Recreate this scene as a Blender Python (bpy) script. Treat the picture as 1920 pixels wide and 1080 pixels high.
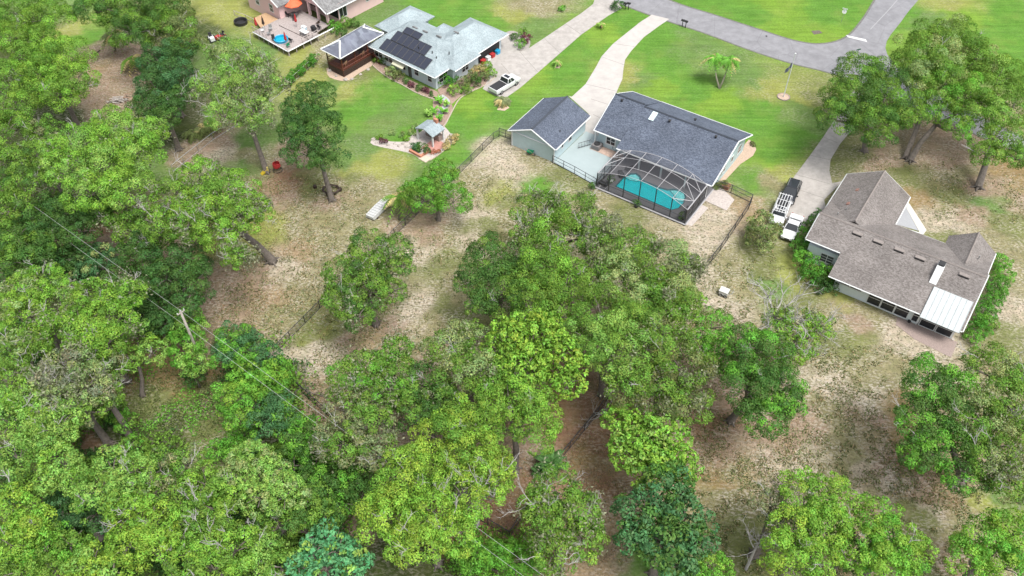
import bpy, math, random
import numpy as np
from mathutils import Vector, Matrix
from mathutils.geometry import tessellate_polygon
R = math.radians
for o in list(bpy.data.objects): bpy.data.objects.remove(o)
SC = bpy.context.scene
COL = SC.collection
# ------------------------------------------------------------------ camera
CAM_H, PITCH, FPX = 75.0, R(47), 1600.0
cd = bpy.data.cameras.new('camera'); cam = bpy.data.objects.new('camera', cd); COL.objects.link(cam)
cam.location = (0, 0, CAM_H); cam.rotation_euler = (R(90) - PITCH, 0, 0)
cd.sensor_width = 36; cd.lens = FPX / 1920 * 36; cd.clip_end = 3000; cd.clip_start = 0.5
SC.camera = cam
# ------------------------------------------------------------------ light
SUN_EL, SUN_AZ = R(66), R(138)          # azimuth clockwise from +Y
w = bpy.data.worlds.new('World'); SC.world = w; w.use_nodes = True
nt = w.node_tree; bg = nt.nodes['Background']
sky = nt.nodes.new('ShaderNodeTexSky'); sky.sky_type = 'NISHITA'; sky.sun_disc = False
sky.sun_elevation = SUN_EL; sky.sun_rotation = SUN_AZ; sky.dust_density = 4.0; sky.air_density = 1.0; sky.ozone_density = 0.6
hs = nt.nodes.new('ShaderNodeHueSaturation'); hs.inputs['Saturation'].default_value = 0.35
nt.links.new(sky.outputs[0], hs.inputs['Color']); nt.links.new(hs.outputs[0], bg.inputs[0]); bg.inputs[1].default_value = 0.135
sd = bpy.data.lights.new('sun', 'SUN'); sun = bpy.data.objects.new('sun', sd); COL.objects.link(sun)
sd.energy = 1.8; sd.angle = R(20); sd.color = (1, 0.965, 0.9)
sv = Vector((math.sin(SUN_AZ) * math.cos(SUN_EL), math.cos(SUN_AZ) * math.cos(SUN_EL), math.sin(SUN_EL)))
sun.rotation_euler = sv.to_track_quat('Z', 'Y').to_euler(); sun.location = (40, 60, 120)
SC.view_settings.view_transform = 'Standard'; SC.view_settings.look = 'None'
SC.view_settings.exposure = 0.98; SC.view_settings.gamma = 1.0; SC.view_settings.use_curve_mapping = False
SC.render.engine = 'CYCLES'
SC.cycles.max_bounces = 5; SC.cycles.transparent_max_bounces = 8; SC.cycles.diffuse_bounces = 3; SC.cycles.transmission_bounces = 3; SC.cycles.glossy_bounces = 2
# ------------------------------------------------------------------ helpers
def at(px, py, z=0.0):
    """point of the place seen at a spot of the 1920x1080 survey photo, at height z"""
    u = (px - 960) / FPX; v = (540 - py) / FPX
    d = (u, math.cos(PITCH) + v * math.sin(PITCH), -math.sin(PITCH) + v * math.cos(PITCH))
    s = (z - CAM_H) / d[2]
    return Vector((d[0] * s, d[1] * s, z))
def mpp(p):
    """metres per survey pixel at point p"""
    return (p.y * math.cos(PITCH) + (CAM_H - p.z) * math.sin(PITCH)) / FPX
def lin(c):
    return tuple(((x / 255) / 12.92 if x / 255 <= 0.04045 else ((x / 255 + 0.055) / 1.055) ** 2.4) for x in c)
_m = {}
def mat(name, col=(0.5, 0.5, 0.5), rough=0.7, metal=0.0, noise=0.12, nscale=6.0, bump=0.0, col2=None, spec=0.5, coat=0.0, coords='Object'):
    if name in _m: return _m[name]
    col = tuple(c*0.82 for c in col); col2 = tuple(c*0.82 for c in col2) if col2 else None
    m = bpy.data.materials.new(name); m.use_nodes = True; t = m.node_tree; b = t.nodes['Principled BSDF']
    b.inputs['Roughness'].default_value = rough; b.inputs['Metallic'].default_value = metal
    b.inputs['Specular IOR Level'].default_value = spec
    if coat: b.inputs['Coat Weight'].default_value = coat
    if noise or col2:
        tc = t.nodes.new('ShaderNodeTexCoord'); n = t.nodes.new('ShaderNodeTexNoise'); n.inputs['Scale'].default_value = nscale; n.inputs['Detail'].default_value = 6; n.inputs['Roughness'].default_value = 0.7
        t.links.new(tc.outputs[coords], n.inputs['Vector'])
        mr = t.nodes.new('ShaderNodeMapRange'); mr.inputs[1].default_value = 0.3; mr.inputs[2].default_value = 0.7
        t.links.new(n.outputs[0], mr.inputs[0])
        mx = t.nodes.new('ShaderNodeMix'); mx.data_type = 'RGBA'
        a = tuple(c * (1 - noise) for c in col); bb = col2 if col2 else tuple(min(1, c * (1 + noise)) for c in col)
        mx.inputs[6].default_value = (*a, 1); mx.inputs[7].default_value = (*bb, 1)
        t.links.new(mr.outputs[0], mx.inputs[0]); t.links.new(mx.outputs[2], b.inputs['Base Color'])
        if bump:
            bp = t.nodes.new('ShaderNodeBump'); bp.inputs['Strength'].default_value = bump; bp.inputs['Distance'].default_value = 0.05
            t.links.new(n.outputs[0], bp.inputs['Height']); t.links.new(bp.outputs[0], b.inputs['Normal'])
    else: b.inputs['Base Color'].default_value = (*col, 1)
    _m[name] = m; return m
def worn(m, dark, scale=0.18, amt=0.5, crack=0.3):
    t = m.node_tree; b = t.nodes['Principled BSDF']; l = b.inputs['Base Color'].links[0]; src = l.from_socket
    tc = t.nodes.new('ShaderNodeTexCoord'); n = t.nodes.new('ShaderNodeTexNoise'); n.inputs['Scale'].default_value = scale; n.inputs['Detail'].default_value = 8; n.inputs['Roughness'].default_value = 0.62; n.inputs['Distortion'].default_value = 0.8
    t.links.new(tc.outputs['Object'], n.inputs['Vector']); mr = t.nodes.new('ShaderNodeMapRange'); mr.inputs[1].default_value = 0.5; mr.inputs[2].default_value = 0.68; mr.inputs[4].default_value = amt; t.links.new(n.outputs[0], mr.inputs[0])
    mx = t.nodes.new('ShaderNodeMix'); mx.data_type = 'RGBA'; mx.inputs[7].default_value = (*dark,1); t.links.new(mr.outputs[0], mx.inputs[0]); t.links.new(src, mx.inputs[6])
    v = t.nodes.new('ShaderNodeTexVoronoi'); v.feature = 'DISTANCE_TO_EDGE'; v.inputs['Scale'].default_value = scale*1.6; ad = t.nodes.new('ShaderNodeMix'); ad.data_type = 'RGBA'; ad.inputs[0].default_value = 0.35; t.links.new(tc.outputs['Object'], ad.inputs[6]); t.links.new(n.outputs['Color'], ad.inputs[7]); t.links.new(ad.outputs[2], v.inputs['Vector'])
    m2 = t.nodes.new('ShaderNodeMapRange'); m2.inputs[1].default_value = 0.0; m2.inputs[2].default_value = 0.012; m2.inputs[3].default_value = crack; m2.inputs[4].default_value = 0.0; t.links.new(v.outputs['Distance'], m2.inputs[0])
    m3 = t.nodes.new('ShaderNodeMix'); m3.data_type = 'RGBA'; m3.inputs[7].default_value = (*[c*0.6 for c in dark],1); t.links.new(m2.outputs[0], m3.inputs[0]); t.links.new(mx.outputs[2], m3.inputs[6]); t.links.new(m3.outputs[2], b.inputs['Base Color'])
class MB:
    def __init__(s): s.v = []; s.f = []; s.mi = []; s.m = 0
    def face(s, pts):
        i = len(s.v); s.v += [tuple(p) for p in pts]; s.f.append(tuple(range(i, i + len(pts)))); s.mi.append(s.m)
    def add(s, vs, fs):
        i = len(s.v); s.v += [tuple(p) for p in vs]
        for f in fs: s.f.append(tuple(i + k for k in f)); s.mi.append(s.m)
        return s
    def box(s, x0, y0, z0, x1, y1, z1):
        return s.add([(x0,y0,z0),(x1,y0,z0),(x1,y1,z0),(x0,y1,z0),(x0,y0,z1),(x1,y0,z1),(x1,y1,z1),(x0,y1,z1)],
              [(3,2,1,0),(4,5,6,7),(0,1,5,4),(1,2,6,5),(2,3,7,6),(3,0,4,7)])
    def cbox(s, x, y, z, sx, sy, sz, rz=0.0, rx=0.0, ry=0.0):
        M = Matrix.Translation((x, y, z)) @ Matrix.Rotation(rz, 4, 'Z') @ Matrix.Rotation(rx, 4, 'X') @ Matrix.Rotation(ry, 4, 'Y')
        b = MB(); b.box(-sx/2, -sy/2, -sz/2, sx/2, sy/2, sz/2)
        return s.add([M @ Vector(p) for p in b.v], b.f)
    def tube(s, pts, rad, n=6, cap=True):
        pts = [Vector(p) for p in pts]
        if not hasattr(rad, '__len__'): rad = [rad] * len(pts)
        vs = []; fs = []
        for i, p in enumerate(pts):
            d = (pts[min(i+1, len(pts)-1)] - pts[max(i-1, 0)])
            if d.length < 1e-6: d = Vector((0,0,1))
            d.normalize(); a = d.cross(Vector((0,0,1)) if abs(d.z) < 0.95 else Vector((1,0,0))).normalized(); b = d.cross(a)
            for k in range(n):
                t = 2*math.pi*k/n; vs.append(p + (a*math.cos(t) + b*math.sin(t)) * rad[i])
        for i in range(len(pts)-1):
            for k in range(n): fs.append((i*n+k, i*n+(k+1)%n, (i+1)*n+(k+1)%n, (i+1)*n+k))
        if cap: fs.append(tuple(range(n))[::-1]); fs.append(tuple((len(pts)-1)*n+k for k in range(n)))
        return s.add(vs, fs)
    def bar(s, a, b, w):
        return s.tube([a, b], w/2*1.41, 4)
    def lathe(s, prof, c=(0,0,0), n=16, arc=1.0):
        vs = []; fs = []
        for r, z in prof:
            for k in range(n):
                t = 2*math.pi*k/n; vs.append((c[0]+r*math.cos(t), c[1]+r*math.sin(t), c[2]+z))
        for i in range(len(prof)-1):
            for k in range(n): fs.append((i*n+k, i*n+(k+1)%n, (i+1)*n+(k+1)%n, (i+1)*n+k))
        return s.add(vs, fs)
    def prism(s, poly, z0, z1):
        n = len(poly); ar = sum(poly[i][0]*poly[(i+1)%n][1]-poly[(i+1)%n][0]*poly[i][1] for i in range(n))
        if ar < 0: poly = poly[::-1]
        vs = [(p[0],p[1],z0) for p in poly] + [(p[0],p[1],z1) for p in poly]
        tri = tessellate_polygon([[Vector((p[0],p[1],0)) for p in poly]])
        fs = []
        for a,b,c in tri:
            A,B,Cc = poly[a],poly[b],poly[c]
            if (B[0]-A[0])*(Cc[1]-A[1])-(B[1]-A[1])*(Cc[0]-A[0]) < 0: a,c = c,a
            fs.append((n+a,n+b,n+c)); fs.append((c,b,a))
        for i in range(n): j=(i+1)%n; fs.append((i,j,n+j,n+i))
        return s.add(vs, fs)
    def build(s, name, mats, parent=None, smooth=False, loc=None, rz=0.0):
        me = bpy.data.meshes.new(name); me.from_pydata(s.v, [], s.f)
        if not isinstance(mats, (list, tuple)): mats = [mats]
        for m in mats: me.materials.append(m)
        me.polygons.foreach_set('material_index', [min(i, len(mats)-1) for i in s.mi])
        if smooth: me.polygons.foreach_set('use_smooth', [True]*len(me.polygons))
        me.update()
        o = bpy.data.objects.new(name, me); COL.objects.link(o)
        if parent: o.parent = parent
        if loc is not None: o.location = loc; o.rotation_euler.z = rz
        return o
def tag(o, label=None, cat=None, group=None, kind=None):
    if label: o['label'] = label
    if cat: o['category'] = cat
    if group: o['group'] = group
    if kind: o['kind'] = kind
    return o
def thing(name, loc, label, cat, rz=0.0, group=None):
    o = bpy.data.objects.new(name, None); COL.objects.link(o); o.location = loc; o.rotation_euler = (0,0,rz); o.empty_display_size = 0.3
    return tag(o, label, cat, group)
def copy_tree(o, parent=None):
    c = o.copy(); COL.objects.link(c); c.parent = parent
    for ch in [x for x in bpy.data.objects if x.parent == o]: copy_tree(ch, c)
    return c
# ------------------------------------------------------------------ materials
def shingle(name, c1, c2, c3, s=9.0):
    m = bpy.data.materials.new(name); m.use_nodes = True; t = m.node_tree; b = t.nodes['Principled BSDF']; b.inputs['Roughness'].default_value = 0.9; b.inputs['Specular IOR Level'].default_value = 0.2
    tc = t.nodes.new('ShaderNodeTexCoord'); mp = t.nodes.new('ShaderNodeMapping'); mp.inputs['Scale'].default_value = (0.55, 1, 1)
    t.links.new(tc.outputs['Object'], mp.inputs[0])
    v = t.nodes.new('ShaderNodeTexVoronoi'); v.inputs['Scale'].default_value = s*0.5; t.links.new(mp.outputs[0], v.inputs['Vector'])
    n = t.nodes.new('ShaderNodeTexNoise'); n.inputs['Scale'].default_value = s*0.45; n.inputs['Detail'].default_value = 4; t.links.new(mp.outputs[0], n.inputs['Vector'])
    n2 = t.nodes.new('ShaderNodeTexNoise'); n2.inputs['Scale'].default_value = 0.35; n2.inputs['Detail'].default_value = 5; t.links.new(tc.outputs['Object'], n2.inputs['Vector'])
    ad = t.nodes.new('ShaderNodeMath'); ad.operation = 'MULTIPLY_ADD'; ad.inputs[1].default_value = 0.45
    sx = t.nodes.new('ShaderNodeSeparateColor'); t.links.new(v.outputs['Color'], sx.inputs[0]); t.links.new(sx.outputs[0], ad.inputs[0])
    sc = t.nodes.new('ShaderNodeMath'); sc.operation = 'MULTIPLY'; sc.inputs[1].default_value = 0.6; t.links.new(n.outputs[0], sc.inputs[0]); t.links.new(sc.outputs[0], ad.inputs[2])
    cr = t.nodes.new('ShaderNodeValToRGB'); e = cr.color_ramp.elements; e[0].position = 0.3; e[0].color = (*c1,1); e[1].position = 0.78; e[1].color = (*c3,1); x = e.new(0.52); x.color = (*c2,1)
    t.links.new(ad.outputs[0], cr.inputs[0])
    mx = t.nodes.new('ShaderNodeMix'); mx.data_type = 'RGBA'; mx.blend_type = 'MULTIPLY'; mx.inputs[0].default_value = 1
    mr = t.nodes.new('ShaderNodeMapRange'); mr.inputs[1].default_value = 0.3; mr.inputs[2].default_value = 0.7; mr.inputs[3].default_value = 0.82; mr.inputs[4].default_value = 1.15
    t.links.new(n2.outputs[0], mr.inputs[0]); t.links.new(cr.outputs[0], mx.inputs[6]); t.links.new(mr.outputs[0], mx.inputs[7]); t.links.new(mx.outputs[2], b.inputs['Base Color'])
    bp = t.nodes.new('ShaderNodeBump'); bp.inputs['Strength'].default_value = 0.6; bp.inputs['Distance'].default_value = 0.04; t.links.new(ad.outputs[0], bp.inputs['Height']); t.links.new(bp.outputs[0], b.inputs['Normal'])
    return m
SH_BLUE = shingle('dark blue grey shingle', (0.055,0.067,0.092), (0.082,0.097,0.13), (0.12,0.14,0.18), 20)
SH_PALE = shingle('pale blue shingle', (0.20,0.245,0.262), (0.25,0.30,0.318), (0.30,0.35,0.37), 18)
SH_BROWN = shingle('brown grey shingle', (0.115,0.102,0.096), (0.16,0.146,0.138), (0.215,0.198,0.19), 20)
SH_GREY = shingle('grey shingle', (0.13,0.13,0.13), (0.17,0.17,0.17), (0.22,0.22,0.22))
RIDGE = mat('dark ridge cap', (0.05,0.06,0.08), 0.9)
SLATE = shingle('slate grey panelled roof', (0.11,0.12,0.15), (0.14,0.15,0.19), (0.18,0.20,0.24), 3)
WHITE = mat('white paint', (0.72,0.74,0.74), 0.5, noise=0.05)
WBLUE = mat('pale blue siding', (0.50,0.63,0.66), 0.7, noise=0.06, nscale=2)
WBLUE2 = mat('blue grey siding', (0.58,0.66,0.70), 0.7, noise=0.06, nscale=2)
WWHITE = mat('bluish white stucco', (0.74,0.82,0.84), 0.8, noise=0.06, nscale=2)
PINK = mat('pink stucco', (0.78,0.55,0.54), 0.8, noise=0.05, nscale=1)
GLASS = mat('dark window glass', (0.025,0.03,0.035), 0.08, noise=0.0)
GLASSG = mat('grey window glass', (0.10,0.11,0.11), 0.15, noise=0.3, nscale=1)
BLACK = mat('black metal', (0.018,0.018,0.02), 0.45, noise=0.0)
BLACKP = mat('black plastic', (0.025,0.025,0.027), 0.6, noise=0.2)
BRONZE = mat('dark bronze aluminium', (0.035,0.037,0.042), 0.5, noise=0.1)
PALEAL = mat('pale aluminium', (0.40,0.395,0.41), 0.45, noise=0.08)
STEEL = mat('galvanised steel', (0.42,0.43,0.43), 0.4, 0.6, noise=0.15)
CONC = mat('driveway concrete', (0.40,0.375,0.35), 0.9, noise=0.2, nscale=0.9, coords='Object')
CONCW = mat('clean concrete', (0.47,0.445,0.42), 0.9, noise=0.12, nscale=0.6)
worn(CONC, (0.22,0.205,0.19), 0.3, 0.4, 0.08); worn(CONCW, (0.31,0.29,0.27), 0.2, 0.3, 0.05)
JOINT = mat('concrete joint', (0.26,0.245,0.225), 0.95, noise=0.2)
PATIO = mat('pale blue painted slab', (0.36,0.43,0.44), 0.6, noise=0.06, nscale=0.5)
DECKG = mat('grey pool deck coating', (0.155,0.155,0.165), 0.8, noise=0.06, nscale=1)
BRICK = mat('pink brick paving', (0.31,0.245,0.22), 0.9, noise=0.25, nscale=7, bump=0.3)
PAVER = mat('mottled paver', (0.48,0.43,0.40), 0.9, noise=0.25, nscale=4)
PEB = mat('pebble bed', (0.50,0.38,0.29), 0.95, noise=0.3, nscale=10, bump=0.6)
EDGE = mat('stone edging', (0.45,0.38,0.31), 0.9, noise=0.3, nscale=8)
WOODR = mat('red brown stained wood', (0.135,0.035,0.018), 0.55, noise=0.3, nscale=4)
WOODD = mat('dark wood', (0.05,0.03,0.022), 0.7, noise=0.3)
WOODG = mat('weathered grey wood', (0.40,0.35,0.335), 0.85, noise=0.2, nscale=3)
WOODT = mat('tan new wood', (0.50,0.33,0.19), 0.8, noise=0.15)
BARK = mat('grey bark', (0.17,0.145,0.125), 0.95, noise=0.4, nscale=3, bump=0.6)
TWIG = mat('pale bare branch', (0.40,0.385,0.37), 0.95, noise=0.25, nscale=3)
TWIGD = mat('dull bare branch', (0.22,0.20,0.18), 0.95, noise=0.3, nscale=3)
RED = mat('red fabric', (0.45,0.03,0.03), 0.8, noise=0.1)
ORANGE = mat('coral orange canvas', (0.80,0.15,0.06), 0.75, noise=0.08)
GREENP = mat('green plastic', (0.01,0.26,0.12), 0.5, noise=0.1)
YELL = mat('yellow plastic', (0.65,0.47,0.03), 0.5, noise=0.1)
BLUEP = mat('bright blue plastic', (0.02,0.36,0.62), 0.4, noise=0.05)
RUBBER = mat('tyre rubber', (0.02,0.02,0.021), 0.85, noise=0.15)
POLEM = mat('weathered utility pole', (0.33,0.30,0.26), 0.9, noise=0.25, nscale=2)
METW = mat('white metal roofing', (0.45,0.49,0.50), 0.4, noise=0.07, nscale=0.9)
SOLAR = mat('dark solar cell', (0.035,0.04,0.06), 0.25, noise=0.12)
CREAM = mat('cream canvas', (0.62,0.60,0.45), 0.8)
CARW = mat('white car paint', (0.72,0.73,0.74), 0.25, noise=0.02, coat=0.6)
CARB = mat('black car paint', (0.02,0.022,0.027), 0.2, noise=0.02, coat=0.7)
LAMPR = mat('red lamp lens', (0.35,0.01,0.01), 0.2, noise=0.0)
LAMPC = mat('clear lamp lens', (0.6,0.62,0.65), 0.1, noise=0.0)
TERRA = mat('terracotta edging', (0.50,0.22,0.14), 0.9, noise=0.15)
ROCK = mat('pale garden rock', (0.42,0.38,0.34), 0.95, noise=0.35, nscale=5, bump=0.5)
def screen(name, dens, col=(0.03,0.03,0.034)):
    m = bpy.data.materials.new(name); m.use_nodes = True; t = m.node_tree
    out = t.nodes['Material Output']; d = t.nodes['Principled BSDF']; d.inputs['Base Color'].default_value = (*col,1); d.inputs['Roughness'].default_value = 0.7
    tr = t.nodes.new('ShaderNodeBsdfTransparent'); mx = t.nodes.new('ShaderNodeMixShader'); mx.inputs[0].default_value = dens
    t.links.new(tr.outputs[0], mx.inputs[1]); t.links.new(d.outputs[0], mx.inputs[2]); t.links.new(mx.outputs[0], out.inputs[0]); return m
SCREEN = screen('insect screen', 0.36, (0.06,0.06,0.068)); SCREEND = screen('dark side screen', 0.72, (0.05,0.05,0.055)); MESHW = screen('black chain link mesh', 0.22)
def leafmat(name, gloss=0.15, trans=0.22):
    m = bpy.data.materials.new(name); m.use_nodes = True; t = m.node_tree; out = t.nodes['Material Output']; b = t.nodes['Principled BSDF']
    b.inputs['Roughness'].default_value = 0.55; b.inputs['Specular IOR Level'].default_value = gloss
    a = t.nodes.new('ShaderNodeAttribute'); a.attribute_name = 'Col'; t.links.new(a.outputs[0], b.inputs['Base Color'])
    tl = t.nodes.new('ShaderNodeBsdfTranslucent'); mu = t.nodes.new('ShaderNodeMix'); mu.data_type = 'RGBA'; mu.blend_type = 'MULTIPLY'; mu.inputs[0].default_value = 1; mu.inputs[7].default_value = (1.5,1.6,0.6,1)
    t.links.new(a.outputs[0], mu.inputs[6]); t.links.new(mu.outputs[2], tl.inputs[0])
    mx = t.nodes.new('ShaderNodeMixShader'); mx.inputs[0].default_value = trans; t.links.new(b.outputs[0], mx.inputs[1]); t.links.new(tl.outputs[0], mx.inputs[2]); t.links.new(mx.outputs[0], out.inputs[0]); return m
LEAF = leafmat('leaf')
# ------------------------------------------------------------------ foliage
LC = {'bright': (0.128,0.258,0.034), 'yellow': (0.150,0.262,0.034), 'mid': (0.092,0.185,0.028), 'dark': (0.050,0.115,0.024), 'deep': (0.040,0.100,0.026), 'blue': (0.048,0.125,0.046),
      'pale': (0.165,0.235,0.085), 'grey': (0.13,0.165,0.075), 'teal': (0.065,0.205,0.085), 'olive': (0.10,0.135,0.045), 'hedge': (0.055,0.17,0.022), 'moss': (0.145,0.165,0.105), 'straw': (0.30,0.27,0.12), 'light': (0.145,0.27,0.055), 'lush': (0.09,0.24,0.03), 'rust':(0.25,0.09,0.04), 'purple':(0.09,0.03,0.045), 'litter':(0.20,0.135,0.075), 'dust':(0.27,0.22,0.13)}
LC = {k: (v[0]*1.42, v[1]*1.33, v[2]*1.35) for k, v in LC.items()}
def nrm(a): return a / np.maximum(1e-6, np.linalg.norm(a, axis=-1, keepdims=True))
def leafmesh(name, P, Nn, L, W, C, rs):
    """rhombic leaf faces at P with normals Nn"""
    n = len(P); t = nrm(np.cross(Nn, nrm(rs.normal(size=(n,3))))); bt = np.cross(Nn, t)
    L = L[:,None]; W = W[:,None]; dr = Nn*L*0.12
    v = np.stack([P-t*L/2-dr, P+bt*W/2+dr, P+t*L/2-dr, P-bt*W/2+dr], 1).reshape(-1,3)
    me = bpy.data.meshes.new(name); me.vertices.add(4*n); me.vertices.foreach_set('co', v.astype(np.float32).ravel())
    me.loops.add(4*n); me.loops.foreach_set('vertex_index', np.arange(4*n, dtype=np.int32)); me.polygons.add(n); me.polygons.foreach_set('loop_start', np.arange(0,4*n,4,dtype=np.int32)); me.update(calc_edges=True)
    a = me.attributes.new('Col','FLOAT_COLOR','FACE'); a.data.foreach_set('color', np.concatenate([C, np.ones((n,1))],1).astype(np.float32).ravel())
    me.materials.append(LEAF); return me
def crown_data(blobs, kind, rs, size=0.3, dens=1.0, flat=0.72, clump=0.31, low=-0.35, kind2=None, mix2=0.0, sparse=0.0):
    """blobs: (x,y,z,r) in the tree's own frame -> leaves gathered in clumps on the blobs' shells"""
    PP=[];NN=[];LL=[];CC=[];cen=[]
    base = np.array(LC[kind]); alt = np.array(LC[kind2]) if kind2 else base
    for (x,y,z,r) in blobs:
        c = np.array([x,y,z]); cr0 = max(0.38, min(1.25, r*clump)); k = int(2.15*(r/cr0)**2*(1-sparse)*(1.0-low)/1.35)+3
        d = nrm(rs.normal(size=(k*3,3))); d = d[d[:,2] > low][:k]
        # even the directions out a little
        for _ in range(3):
            df = d[:,None]-d[None]; ds = (df**2).sum(-1)+0.02; f = (df/ds[...,None]**1.5).sum(1); d = nrm(d + 0.10*f/ max(1,len(d))*2)
        rr = rs.uniform(0.64,1.08,len(d)); cc = c + d*np.array([1,1,flat])*(r*rr)[:,None]
        crs = cr0*rs.uniform(0.7,1.25,len(d))
        for j in range(len(d)):
            cr = crs[j]; n = int(dens*105*cr*cr/ (size/0.3)**2); cen.append((cc[j], d[j]))
            e = nrm(rs.normal(size=(n,3)) + d[j]*0.6 + np.array([0,0,0.45])); p = cc[j] + e*np.array([1,1,0.8])*(cr*(0.62+0.42*rs.uniform(0,1,n)**0.8))[:,None]
            nn = nrm(e*1.1 + np.array([0,0,0.3]) + rs.normal(size=(n,3))*0.42)
            f = rs.uniform(0.80,1.22)*np.ones(n)*rs.uniform(0.74,1.30,n); m = 1.0 if rs.rand() < mix2 else 0.0
            b_ = base*(1-m)+alt*m; col = b_*f[:,None]; col[:,0] *= rs.uniform(0.8,1.2,n)*rs.uniform(0.88,1.10)
            PP.append(p); NN.append(nn); LL.append(np.full(n,size)*rs.uniform(0.6,1.35,n)); CC.append(col)
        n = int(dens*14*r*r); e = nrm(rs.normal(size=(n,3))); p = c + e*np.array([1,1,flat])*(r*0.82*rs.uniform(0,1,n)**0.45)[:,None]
        PP.append(p); NN.append(nrm(rs.normal(size=(n,3))+np.array([0,0,0.5]))); LL.append(np.full(n,size*1.5)*rs.uniform(0.7,1.3,n)); CC.append(base*rs.uniform(0.5,1.1,(n,1)))  # inner fill leaves coloured darker, painting shade into the crown's core
    return np.concatenate(PP),np.concatenate(NN),np.concatenate(LL),np.concatenate(CC),cen
def leafclump(name, parent, blobs, kind, seed, size=0.2, dens=1.5, **kw):
    rs = np.random.RandomState(seed)
    if dens > 10: dens = dens/34
    dens *= 0.5
    P,Nn,L,C,_ = crown_data(blobs, kind, rs, size=size, dens=dens, **kw)
    me = leafmesh(name, P, Nn, L, L*0.55, C, rs); o = bpy.data.objects.new(name, me); COL.objects.link(o)
    if parent: o.parent = parent
    return o
def twig(b, p, d, ln, r, depth, rg):
    p = Vector(p); d = Vector(d).normalized(); pts = [p]; 
    for i in range(3):
        d = (d + Vector((rg.uniform(-1,1),rg.uniform(-1,1),rg.uniform(-0.6,0.8)))*0.38).normalized(); pts.append(pts[-1] + d*ln/3)
    b.tube(pts, [r, r*0.85, r*0.65, r*0.4], 4 if depth < 2 else 5, cap=False)
    if depth > 0:
        for k in range(3 if depth > 1 else 4):
            q = pts[rg.choice((1,2,3,3))]; dd = (d + Vector((rg.uniform(-1,1),rg.uniform(-1,1),rg.uniform(-0.3,0.9)))*0.95).normalized(); twig(b, q, dd, ln*rg.uniform(0.45,0.75), r*0.55, depth-1, rg)
_tn = [0]
def tree(name, label, blobs, kind, z=9.0, base=None, bare=0, size=0.19, dens=1.2, group=None, cat='tree', flat=0.72, tr=0.32, sparse=0.0, kind2=None, mix2=0.25, clump=0.31, low=-0.5, moss=0, baret=None, bareln=1.6):
    """blobs: (px,py,rpx[,dz]) seen in the survey photo; z: height of the crown's middle"""
    _tn[0] += 1; rs = np.random.RandomState(100+_tn[0]); rg = random.Random(100+_tn[0]); B = []
    for q in blobs:
        zz = z + (q[3] if len(q) > 3 else 0.0); p = at(q[0], q[1], zz); B.append((p.x, p.y, zz, q[2]*mpp(p)*0.98))
    if base: g = at(*base)
    else: s = sum(q[3]**2 for q in B); g = Vector((sum(q[0]*q[3]**2 for q in B)/s, sum(q[1]*q[3]**2 for q in B)/s, 0))
    root = thing(name, (g.x, g.y, 0), label, cat, group=group); B = [(x-g.x, y-g.y, zz, r) for x,y,zz,r in B]
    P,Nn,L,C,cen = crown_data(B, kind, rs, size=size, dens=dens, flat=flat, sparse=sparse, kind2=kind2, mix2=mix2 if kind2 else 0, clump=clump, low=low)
    if moss:
        k = int(len(P)*moss); idx = rs.choice(len(cen), max(3, int(len(cen)*0.3))); per = max(4, k//len(idx))
        for j in idx:
            c, d = cen[j]; p = c + d*0.35 + rs.normal(size=(per,3))*np.array([0.35,0.35,0.55]); P = np.concatenate([P,p]); Nn = np.concatenate([Nn, nrm(rs.normal(size=(per,3)))]); L = np.concatenate([L, rs.uniform(0.15,0.4,per)]); C = np.concatenate([C, np.array(LC['moss'])*rs.uniform(0.7,1.3,(per,1))])
    me = leafmesh('crown', P, Nn, L, L*0.52, C, rs); o = bpy.data.objects.new('crown', me); COL.objects.link(o); o.parent = root
    # trunk and limbs
    cx = sum(q[0]*q[3]**2 for q in B)/sum(q[3]**2 for q in B); cy = sum(q[1]*q[3]**2 for q in B)/sum(q[3]**2 for q in B); zc = z - max(q[3] for q in B)*0.35
    top = Vector((cx*0.6, cy*0.6, max(0.8, zc*0.72))); b = MB(); mid = Vector((cx*0.25+rg.uniform(-.2,.2), cy*0.25+rg.uniform(-.2,.2), top.z*0.5))
    b.tube([(0,0,-0.1),(0,0,0.35),mid,top], [tr*1.9,tr*1.25,tr,tr*0.8], 9)
    if z > 3.5:
        for k in range(5): a = k*1.257+rg.random(); b.tube([(0,0,0.45),(math.cos(a)*tr*1.4,math.sin(a)*tr*1.4,0.12),(math.cos(a)*tr*2.7,math.sin(a)*tr*2.7,-0.05)],[tr*0.6,tr*0.4,tr*0.15],5)
    for q in B:
        e = Vector(q[:3]) + Vector((0,0,-q[3]*0.2)); m = (top+e)/2 + Vector((0,0,-0.4)); b.tube([top, m, e], [tr*0.62,tr*0.45,tr*0.22], 6)
        for k in range(4):
            a = rg.uniform(0,6.28); f = e + Vector((math.cos(a),math.sin(a),rg.uniform(0.1,0.6)))*q[3]*0.75; b.tube([e, (e+f)/2+Vector((0,0,0.2)), f],[tr*0.25,tr*0.16,0.03],5)
    b.build('trunk', BARK, root, smooth=True)
    if bare:
        for k in range(bare):
            b = MB()
            c, d = cen[rg.randrange(len(cen))]
            if d[2] < 0.15: c, d = cen[rg.randrange(len(cen))]
            c = Vector(c); d = Vector(d); twig(b, c - d*0.5, d + Vector((rg.uniform(-.8,.8),rg.uniform(-.8,.8),0.3)), min(bareln,2.0)*rg.uniform(0.45,0.95), 0.05, 2, rg)
            b.build('bare_branch', TWIG, root)
    return root
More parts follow.
